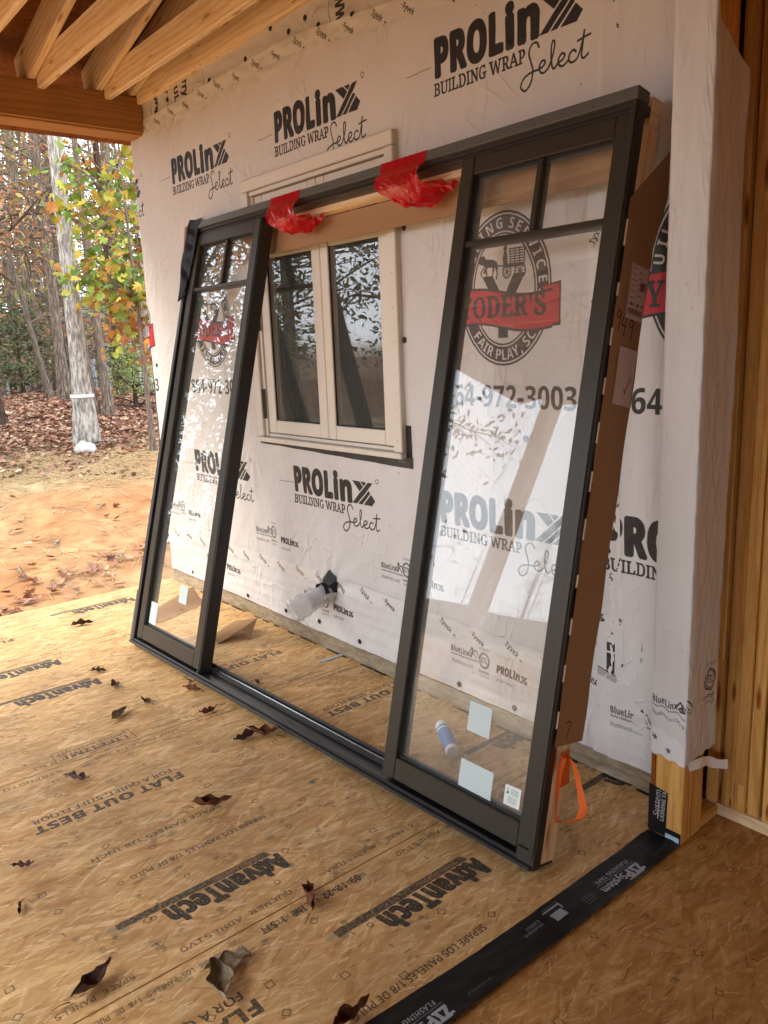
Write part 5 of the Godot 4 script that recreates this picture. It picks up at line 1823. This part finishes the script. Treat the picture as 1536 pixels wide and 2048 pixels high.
func build_clutter():
	# stub of pipe in its bag
	var p := thing("pipe_stub", "white pipe stub bagged in clear plastic sticking out of the wrap", "pipe", V(-3.09, 0.32, 0.01))
	var ax := V(-0.10, -0.25, 1.0).normalized()
	var c0 := V(-3.085, 0.325, -0.01)
	var pb := MB.new()
	pb.tube([c0, c0 + ax * 0.16], [0.041, 0.041], 20)
	part("pipe", pb.mesh(M.pipe), p)
	var bag := MB.new()
	var pts := []
	var rad := []
	for k in 18:
		var s := k / 17.0
		pts.append(c0 + ax * (0.03 + s * 0.215) + V(0, -0.012 * s * s, 0))
		rad.append(0.047 + 0.006 * sin(s * 21.0) + 0.012 * s - (0.02 if k == 17 else 0.0))
	bag.tube(pts, rad, 26, true, 1.0, 0.14)
	part("plastic_bag", bag.mesh(M.clear_plastic), p)
	var col := MB.new()
	for k in 8:
		var a0 := TAU * k / 8
		var a1 := TAU * (k + 1) / 8
		var ra := 0.075 + 0.02 * (k % 3) - 0.012 * ((k + 1) % 2)
		var rb := 0.075 + 0.02 * ((k + 1) % 3) - 0.012 * (k % 2)
		var g := func(a: float, r: float, z: float): return V(-3.085 + cos(a) * r, 0.325 + sin(a) * r, z)
		if k < 4:
			col.quad(g.call(a0, ra, 0.016), g.call(a0, 0.045, 0.045), g.call(a1, 0.045, 0.045), g.call(a1, rb, 0.016))
			col.quad(g.call(a0, 0.045, 0.045), g.call(a0, 0.046, 0.075), g.call(a1, 0.046, 0.075), g.call(a1, 0.045, 0.045))
	part("tape_collar", col.mesh(M.black_tape), p)
	# tube of sealant behind the near pane
	var t := thing("sealant_tube", "white and blue sealant tube lying on the floor behind the glass", "tube", V(-2.01, 0, 0.28))
	var a := V(-2.108, 0.027, 0.205)
	var b := V(-1.925, 0.027, 0.322)
	var d := (b - a).normalized()
	var tb := MB.new()
	tb.tube([a + d * 0.035, b - d * 0.022], [0.0252, 0.0252], 24, false)
	part("label_sleeve", tb.mesh(M.tube_blue), t)
	var wb := MB.new()
	wb.tube([a + d * 0.002, a + d * 0.006, a + d * 0.034], [0.020, 0.025, 0.025], 24)
	part("end_cap", wb.mesh(M.tube_white), t)
	wb = MB.new()
	wb.tube([b - d * 0.021, b - d * 0.003, b], [0.0256, 0.0256, 0.0235], 24)
	part("end_cap", wb.mesh(M.tube_white), t)
	var band := MB.new()
	band.tube([a + d * 0.05, a + d * 0.062], [0.0256, 0.0256], 24, false)
	part("label_band", band.mesh(M.tube_white), t)
	var nz := MB.new()
	nz.tube([a + d * 0.001, a - d * 0.012], [0.008, 0.007], 12)
	part("nozzle_stub", nz.mesh(M.tube_white), t)
	# folded cardboard
	var cs := thing("cardboard_scrap", "small folded brown cardboard piece on the floor between the door leaves", "cardboard", V(-3.66, 0, 0.27))
	var cb := MB.new()
	var q := [V(-3.735, 0.002, 0.345), V(-3.60, 0.002, 0.385), V(-3.585, 0.05, 0.25), V(-3.745, 0.045, 0.20), V(-3.53, 0.004, 0.235), V(-3.62, 0.075, 0.13), V(-3.66, 0.004, 0.12)]
	cb.quad(q[0], q[3], q[2], q[1]); cb.tri(q[2], q[5], q[4]); cb.tri(q[2], q[3], q[5])
	for k in [[0, 1], [1, 2], [4, 5]]:
		cb.quad(q[k[0]], q[k[1]], q[k[1]] - V(0, 0.004, 0), q[k[0]] - V(0, 0.0015, 0))
	part("flaps", cb.mesh(M.card), cs)
	var kp := thing("kraft_paper", "curled sheet of brown kraft paper lying behind the far door leaf", "paper", V(-4.2, 0, 0.3))
	var kb := MB.new()
	kb.sheet(func(s, u):
		var an: float = s * 2.4
		return V(-4.20 + 0.10 * cos(an) * 0.6 + u * 0.06 - u * 0.2, 0.004 + 0.05 * (1.0 - cos(an * 1.2)) * (0.4 + 0.5 * u), 0.44 - u * 0.36 + 0.05 * sin(an)), 12, 16)
	part("sheet", kb.mesh(M.card), kp)
	var sl := thing("dark_shim", "thin dark strip of plastic lying across the floor joint by the wall", "strip", V(-3.02, 0, 0.06))
	part("strip", bx(V(-3.032, 0.001, -0.0), V(-3.008, 0.004, 0.135), M.tape_grey, 0.0005), sl)
	# dead leaves on the boards
	var spec := [
		[-2.264, 1.121, 0.13, 0, "spidery rust-brown dead leaf on the boards between the slogan and the door", "leaf_rust", 1.5],
		[-1.656, 1.142, 0.13, 1, "crumpled red-brown dead leaf lying on the board seam between the two near logos", "leaf_rust", 1.2],
		[-1.545, 1.478, 0.15, 2, "largest pale curled dead leaf, beside the lowest slogan stamp", "leaf_pale", 1.0],
		[-1.60, 1.43, 0.12, 3, "flat pale tan leaf just beyond the curled pale one", "leaf_pale", 0.35],
		[-1.758, 1.711, 0.13, 4, "purple-brown scalloped dead leaf at the lower left", "leaf_purple", 1.0],
		[-2.167, 1.764, 0.05, 5, "tiny dark leaf scrap at the lower left edge", "leaf_dark", 1.3],
		[-2.36, 1.70, 0.06, 6, "small crinkled purple-brown leaf near the left edge of the boards", "leaf_purple", 1.0],
		[-2.755, 1.403, 0.10, 7, "curled purple leaf between the boxed warranty stamp and the slogan", "leaf_purple", 1.4],
		[-3.151, 1.087, 0.12, 8, "upright tan dead leaf with stalk above the warranty stamp", "leaf_pale", 0.9],
		[-3.192, 0.951, 0.07, 9, "small dark leaf near the upright tan leaf", "leaf_dark", 1.0],
		[-3.47, 0.983, 0.08, 10, "flat dark leaf beside the end of the far logo stamp", "leaf_dark", 0.5],
		[-3.689, 0.976, 0.08, 11, "slim dark leaf lying over the far logo stamp", "leaf_dark", 0.8],
		[-4.436, 0.793, 0.12, 12, "folded dark brown leaf near the porch edge", "leaf_dark", 1.3],
		[-3.168, 0.745, 0.11, 13, "crumpled brown leaf against the far end of the door sill", "leaf_rust", 1.2],
		[-2.907, 0.80, 0.09, 14, "crumpled leaf in front of the middle of the door sill", "leaf_rust", 1.2],
		[-2.577, 0.735, 0.13, 15, "twiggy brown leaf pressed against the door sill", "leaf_rust", 0.9],
		[-2.60, 0.80, 0.11, 16, "long thin brown leaf in front of the twiggy one at the sill", "leaf_dark", 0.7],
		[-3.024, 0.491, 0.06, 17, "small purple leaf on the boards behind the open middle of the door", "leaf_purple", 1.0],
		[-1.262, 1.30, 0.12, 18, "brown dead leaf beside the black floor tape at the bottom edge", "leaf_rust", 1.2]]
	for k in spec.size():
		var sp: Array = spec[k]
		var o := thing("dead_leaf", sp[4], "leaf", V(sp[0], 0.0005, sp[1]), "dead leaves on the porch boards")
		var lb := floor_leaf(500 + k, sp[2], sp[2] * 0.28, sp[6], R.randf_range(0.1, 0.9))
		var mi := part("blade", lb.mesh(M[sp[5]]), o)
		mi.position = Vector3.ZERO
		mi.rotation.y = R.randf() * TAU
func build_yard():
	# fallen leaves
	var rng := RandomNumberGenerator.new()
	rng.seed = 77
	var nd := noise(91, 0.5, 3)
	var lb := MB.new()
	lb.use_col = true
	lb.c = Color(1, 1, 1)
	star_leaf(lb, V(0, 0, -0.5), V(0, 0.12, 1).normalized(), V(0, 1, 0), 1.0, true)
	var lm := plain("litter", Color.WHITE, 0.8, 0.0, 0.2)
	lm.vertex_color_use_as_albedo = true
	var mm := MultiMesh.new()
	mm.transform_format = MultiMesh.TRANSFORM_3D
	mm.use_colors = true
	mm.mesh = lb.mesh(lm)
	var xf := []
	var cl := []
	var tones := [Color(0.36, 0.17, 0.105), Color(0.28, 0.125, 0.08), Color(0.42, 0.24, 0.14), Color(0.22, 0.12, 0.085), Color(0.48, 0.33, 0.22), Color(0.34, 0.20, 0.15)]
	while xf.size() < 95000:
		var x := -5.05 - 15.0 * sqrt(rng.randf()) if rng.randf() < 0.93 else -5.0 - 3.0 * rng.randf()
		var z := rng.randf_range(-9.0, 4.5)
		var d := -5.0 - x
		var edge := d + nd.get_noise_2d(x, z) * 1.3 + z * 0.1
		var keep := smoothstep(3.8, 5.6, edge)
		keep = maxf(keep, 0.03 * clampf(0.35 + nd.get_noise_2d(x * 2.3 + 40.0, z * 2.3) * 2.2, 0.0, 1.0))
		# a drift of leaves along the porch edge
		var drift := absf(d - 1.05 + 0.55 * z + 0.25 * nd.get_noise_2d(x * 2.0, z * 2.0))
		keep = maxf(keep, 0.75 * exp(-drift * drift * 26.0))
		if rng.randf() > keep: continue
		var s := rng.randf_range(0.035, 0.085)
		var b := Basis.from_euler(V(rng.randfn(0, 0.35), rng.randf() * TAU, rng.randfn(0, 0.35))).scaled(V(s, s, s))
		xf.append(Transform3D(b, V(x, ground_y(x, z) + 0.012 + rng.randf() * 0.02, z)))
		var c: Color = tones[rng.randi() % 6]
		var f := rng.randf_range(0.7, 1.3)
		cl.append(Color(c.r * f, c.g * f, c.b * f))
	mm.instance_count = xf.size()
	for k in xf.size():
		mm.set_instance_transform(k, xf[k])
		mm.set_instance_color(k, cl[k])
	var li := MultiMeshInstance3D.new()
	li.name = "leaf_litter"
	li.multimesh = mm
	add_child(li)
	tag(li, "reddish brown fallen leaves carpeting the bank under the trees", "leaf litter", "", "stuff")
	# pine straw
	var sb := MB.new()
	sb.box(V(-0.5, 0.0, -0.012), V(0.5, 0.02, 0.012))
	sb.use_col = false
	var sm := MultiMesh.new()
	sm.transform_format = MultiMesh.TRANSFORM_3D
	sm.mesh = sb.mesh(plain("straw", lin(0.52, 0.37, 0.2), 0.8, 0.0, 0.2))
	var sx := []
	while sx.size() < 16000:
		var d := rng.randf_range(0.4, 6.5)
		var z := rng.randf_range(-5.0, 4.0)
		var x := -5.0 - d
		var edge := d + nd.get_noise_2d(x, z) * 1.2 + z * 0.1
		var keep := exp(-pow((edge - 4.5) / 0.6, 2.0)) + 0.05
		if rng.randf() > keep: continue
		var L := rng.randf_range(0.08, 0.22)
		sx.append(Transform3D(Basis.from_euler(V(0, rng.randf() * TAU, rng.randfn(0, 0.12))) * Basis.from_scale(V(L, 0.18, 0.16)), V(x, ground_y(x, z) + 0.008, z)))
	sm.instance_count = sx.size()
	for k in sx.size(): sm.set_instance_transform(k, sx[k])
	var si := MultiMeshInstance3D.new()
	si.name = "pine_straw"
	si.multimesh = sm
	add_child(si)
	tag(si, "pale pine straw scattered where the clay meets the leaves", "straw", "", "stuff")
	# sticks on the clay
	for k in 5:
		var p: Array = [[-6.9, 0.15, 0.34, 0.5], [-6.25, -0.15, 0.3, 0.3], [-7.8, -0.6, 0.5, 0.6], [-6.3, 0.62, 0.28, 0.2], [-8.3, 0.3, 0.5, 0.9]][k]
		var o := thing("stick", ["pale straw-coloured stick on the middle of the clay slope", "short pale stick low on the clay near the door edge", "dry stick where the clay meets the straw", "short stick close to the porch edge on the clay", "dry twig at the far left of the clay slope"][k], "stick", V(p[0], ground_y(p[0], p[1]) + 0.01, p[1]), "sticks on the clay")
		var b := MB.new()
		var d: Vector3 = V(cos(p[3]), 0.04, sin(p[3])) * p[2]
		b.tube([d * -0.5, V(0, 0.015, 0.01), d * 0.5], [0.008, 0.01, 0.005], 6)
		b.tube([V(0, 0.015, 0.01), V(0.04, 0.03, 0.09)], [0.005, 0.003], 5)
		var mi := part("wood", b.mesh(M.leaf_pale), o)
		mi.position = Vector3.ZERO
	# rock
	var r := thing("rock", "pale rock at the foot of the big pale tree", "rock", V(-10.25, ground_y(-10.25, -1.32), -1.32))
	var rb := MB.new()
	rb.sheet(func(s, t):
		var a: float = s * TAU
		var e: float = (t - 0.35) * PI * 0.75
		var k: float = 1.0 + 0.35 * nB.get_noise_3d(cos(a) * 1.3, t * 2.0, sin(a) * 1.3)
		return V(cos(a) * cos(e) * 0.17 * k, sin(e) * 0.1 * k + 0.02, sin(a) * cos(e) * 0.12 * k), 18, 10)
	for q in rb.n.size():
		if rb.n[q].dot(rb.v[q]) < 0: rb.n[q] = -rb.n[q]
	var rm := part("stone", rb.mesh(M.stone), r)
	rm.position = Vector3.ZERO
	# --- trees that stand out
	var green := [Color(0.15, 0.22, 0.04), Color(0.22, 0.29, 0.05), Color(0.36, 0.32, 0.05), Color(0.11, 0.18, 0.04), Color(0.44, 0.30, 0.05), Color(0.36, 0.17, 0.05)]
	var rust := [Color(0.38, 0.16, 0.07), Color(0.30, 0.14, 0.08), Color(0.46, 0.28, 0.12), Color(0.34, 0.26, 0.12)]
	var mix := [Color(0.30, 0.13, 0.06), Color(0.22, 0.22, 0.08), Color(0.36, 0.26, 0.10), Color(0.16, 0.2, 0.07), Color(0.42, 0.18, 0.07), Color(0.28, 0.20, 0.12)]
	var dark := [Color(0.06, 0.095, 0.04), Color(0.09, 0.125, 0.06), Color(0.12, 0.12, 0.065), Color(0.15, 0.12, 0.06)]
	var T := func(called: String, label: String, spec: Dictionary, group := ""):
		var o := thing(called, label, "tree", spec.base, group)
		grow(o, spec)
		return o
	var B := func(x: float, z: float) -> Vector3: return V(x, ground_y(x, z), z)
	var big: Node3D = T.call("pale_tree", "stout pale-barked tree with a white band round its foot", {"base": B.call(-10.65, -1.5), "h": 15.0, "r": 0.112, "seed": 1, "bark": M.bark_pale, "cols": mix, "leaf": 0.11, "leaves": 900, "lo": 0.36, "spread": 3.2, "jag": 0.035, "sides": 18})
	var bb := MB.new()
	var by := ground_y(-10.65, -1.5)
	bb.tube([V(-10.65, by + 0.62, -1.5), V(-10.65, by + 0.66, -1.5)], [0.15, 0.148], 20, false)
	part("white_band", bb.mesh(M.tube_white), big)
	T.call("grey_tree", "straight grey tree with dark pocked bark left of the pale tree", {"base": B.call(-14.1, -2.4), "h": 14.0, "r": 0.085, "seed": 2, "bark": M.bark_grey, "cols": rust, "leaf": 0.11, "leaves": 700, "lo": 0.2, "spread": 2.3})
	T.call("grey_tree", "slim leaning grey tree with a bare crooked stem at the left", {"base": B.call(-15.1, -2.5), "h": 11.0, "r": 0.05, "lean": V(0.04, 0, 0.16), "seed": 3, "bark": M.bark_grey, "cols": mix, "leaf": 0.10, "leaves": 900, "lo": 0.12, "spread": 2.2})
	T.call("grey_tree", "grey tree right of the pale tree, thickest of its clump", {"base": B.call(-12.4, -2.5), "h": 13.0, "r": 0.062, "lean": V(0.0, 0, 0.02), "seed": 4, "bark": M.bark_grey, "cols": mix, "leaf": 0.10, "leaves": 900, "lo": 0.18, "spread": 2.2})
	T.call("grey_tree", "thin grey tree leaning left inside the clump beside the pale tree", {"base": B.call(-12.5, -2.35), "h": 12.0, "r": 0.042, "lean": V(0.0, 0, 0.07), "seed": 5, "bark": M.bark_grey, "cols": mix, "leaf": 0.10, "leaves": 700, "lo": 0.2, "spread": 2.0})
	T.call("dark_tree", "dark-barked tree behind the clump near the wall corner", {"base": B.call(-14.6, -3.6), "h": 13.0, "r": 0.08, "seed": 6, "bark": M.bark_dark, "cols": mix, "leaf": 0.10, "leaves": 900, "lo": 0.2, "spread": 2.3})
	T.call("dark_tree", "dark trunk cut by the left edge of the picture", {"base": B.call(-12.2, -0.83), "h": 12.0, "r": 0.08, "lean": V(0, 0, 0.05), "seed": 7, "bark": M.bark_dark, "cols": rust, "leaf": 0.11, "leaves": 800, "lo": 0.2, "spread": 2.4})
	T.call("thin_tree", "thin pale sapling standing close to the wall corner", {"base": B.call(-15.5, -4.6), "h": 10.0, "r": 0.07, "seed": 8, "bark": M.bark_pale, "cols": mix, "leaf": 0.10, "leaves": 900, "lo": 0.15, "spread": 2.0})
	T.call("maple_sapling", "young maple with big yellow-green leaves below the porch beam", {"base": B.call(-9.6, -1.95), "h": 4.6, "r": 0.035, "lean": V(0.02, 0, 0.02), "seed": 9, "bark": M.bark_grey, "cols": green, "leaf": 0.115, "leaves": 950, "lo": 0.42, "spread": 1.15, "lobes": true, "cluster": 0.16, "limbs": 12})
	T.call("oak_sapling", "young oak with rust-orange leaves at head height near the wall corner", {"base": B.call(-9.9, -2.2), "h": 2.9, "r": 0.025, "seed": 10, "bark": M.bark_grey, "cols": [Color(0.42, 0.15, 0.05), Color(0.32, 0.11, 0.05), Color(0.50, 0.24, 0.06), Color(0.4, 0.4, 0.08)], "leaf": 0.12, "leaves": 480, "lo": 0.42, "spread": 0.95, "lobes": true, "cluster": 0.15, "limbs": 9})
	# --- the woods behind: kinds share a look
	var kinds := [
		["woodland_tree", "slender rust-leaved tree in the woods beyond the leaf-covered bank", rust, M.bark_grey, 21],
		["woodland_tree", "slender mixed green and brown tree in the woods beyond the bank", mix, M.bark_grey, 22],
		["woodland_tree", "dark evergreen tree in the woods beyond the bank", dark, M.bark_dark, 23]]
	var protos := []
	for k in 3:
		protos.append(null)
	var spots := []
	for k in 16:
		spots.append([rng.randf_range(-12.0, -20.0), rng.randf_range(2.6, 9.5), 2 if k % 2 else k % 4 / 2])
	for k in 34:
		var x := -17.5 - 20.0 * rng.randf()
		spots.append([x, 2.18 + (x) * rng.randf_range(0.17, 0.42), 2 if k % 16 == 5 else k % 2])
	for k in 30:
		var x := -17.0 - 17.0 * rng.randf()
		var z := rng.randf_range(-16.0, 6.0) * (0.55 + 0.45 * (-x / 34.0))
		spots.append([x, z, 2 if k % 9 == 3 else k % 2])
	for k in 40:
		var an := rng.randf_range(0.3, 1.3)
		var d := rng.randf_range(32.0, 60.0)
		spots.append([-4.0 - cos(an) * d, 4.0 + sin(an) * d, k % 2 if k % 6 else 2])
	for s in spots:
		var k: int = s[2]
		var at := V(s[0], 0, s[1])
		at.y = ground_y(at.x, at.z)
		if protos[k] == null:
			var o := thing(kinds[k][0], kinds[k][1], "tree", at, kinds[k][1])
			grow(o, {"base": at, "h": 11.0 if k < 2 else 6.5, "r": 0.085, "seed": kinds[k][4], "bark": kinds[k][3], "cols": kinds[k][2], "leaf": 0.13 if k < 2 else 0.12, "leaves": 480 if k < 2 else 2600, "lo": 0.14 if k < 2 else 0.03, "spread": 2.5 if k < 2 else 2.2, "limbs": 20, "cluster": 0.3})
			protos[k] = o
		else:
			var o: Node3D = protos[k].duplicate()
			o.name = numbered(kinds[k][0])
			add_child(o)
			o.position = at
			o.rotation.y = rng.randf() * TAU
			var sc := rng.randf_range(0.75, 1.3) * (0.5 if at.z > 12.0 else 1.0)
			o.scale = V(sc, sc * rng.randf_range(0.9, 1.2), sc)
			tag(o, kinds[k][1], "tree", kinds[k][1])
	# evergreen shrubs at the left
	for k in 4:
		var q: Array = [[-16.4, -1.2, 2.3], [-17.2, -2.6, 1.9], [-16.2, 0.2, 2.5], [-12.9, -3.15, 1.15]][k]
		var o := thing("shrub", ["dark evergreen shrub left of the grey trees", "dark evergreen shrub behind the slim leaning tree", "tall dark evergreen shrub at the left edge", "small yellow-green pine shrub beside the wall corner"][k], "shrub", B.call(q[0], q[1]), "shrubs at the wood's edge")
		var soft: bool = k == 3
		grow(o, {"base": B.call(q[0], q[1]), "h": q[2], "r": 0.04, "seed": 40 + k, "bark": M.bark_dark, "cols": [Color(0.22, 0.27, 0.08), Color(0.3, 0.3, 0.1), Color(0.16, 0.24, 0.08)] if soft else dark, "leaf": 0.06 if soft else 0.10, "leaves": 1400 if soft else 1300, "lo": 0.05, "spread": q[2] * 0.45, "limbs": 18, "cluster": 0.12 if soft else 0.2})
	# houses beyond the trees
	for k in 2:
		var q: Array = [[-33.0, -11.5, 7.0, 4.2], [-36.0, -6.8, 4.5, 3.6]][k]
		var o := thing("distant_house", ["blue-grey clapboard house glimpsed through the trunks", "tan house wall glimpsed beside the pale tree"][k], "house", V(q[0], -2.0, q[1]))
		var m: Material = [M.siding, M.siding_tan][k]
		part("wall", bx(V(q[0] - 3, -2.4, q[1] - q[2] * 0.5), V(q[0] + 2.98, -2.0 + q[3], q[1] + q[2] * 0.5), m), o)
		for l in 16:
			var y: float = -1.9 + l * q[3] / 16.5
			var b := MB.new()
			var h: float = q[3] / 16.5
			b.quad(V(q[0] + 3.04, y, q[1] + q[2] * 0.5), V(q[0] + 3.0, y + h, q[1] + q[2] * 0.5), V(q[0] + 3.0, y + h, q[1] - q[2] * 0.5), V(q[0] + 3.04, y, q[1] - q[2] * 0.5))
			b.quad(V(q[0] + 3.04, y, q[1] + q[2] * 0.5), V(q[0] + 3.04, y, q[1] - q[2] * 0.5), V(q[0] + 2.99, y, q[1] - q[2] * 0.5), V(q[0] + 2.99, y, q[1] + q[2] * 0.5))
			part("clapboard", b.mesh(m), o)
		var rb2 := MB.new()
		var ty: float = -2.0 + q[3]
		rb2.quad(V(q[0] + 3.4, ty, q[1] + q[2] * 0.55), V(q[0], ty + 1.6, q[1] + q[2] * 0.55), V(q[0], ty + 1.6, q[1] - q[2] * 0.55), V(q[0] + 3.4, ty, q[1] - q[2] * 0.55))
		rb2.quad(V(q[0] - 3.4, ty, q[1] + q[2] * 0.55), V(q[0] - 3.4, ty, q[1] - q[2] * 0.55), V(q[0], ty + 1.6, q[1] - q[2] * 0.55), V(q[0], ty + 1.6, q[1] + q[2] * 0.55))
		part("roof", rb2.mesh(M.roofing), o)
		var w := part("window", bx(V(q[0] + 3.03, -0.6, q[1] - 0.5), V(q[0] + 3.09, 0.7, q[1] + 0.4), M.tube_white), o)
		sub("pane", bx(V(q[0] + 3.091, -0.52, q[1] - 0.42), V(q[0] + 3.1, 0.62, q[1] + 0.32), M.far_glass), w)
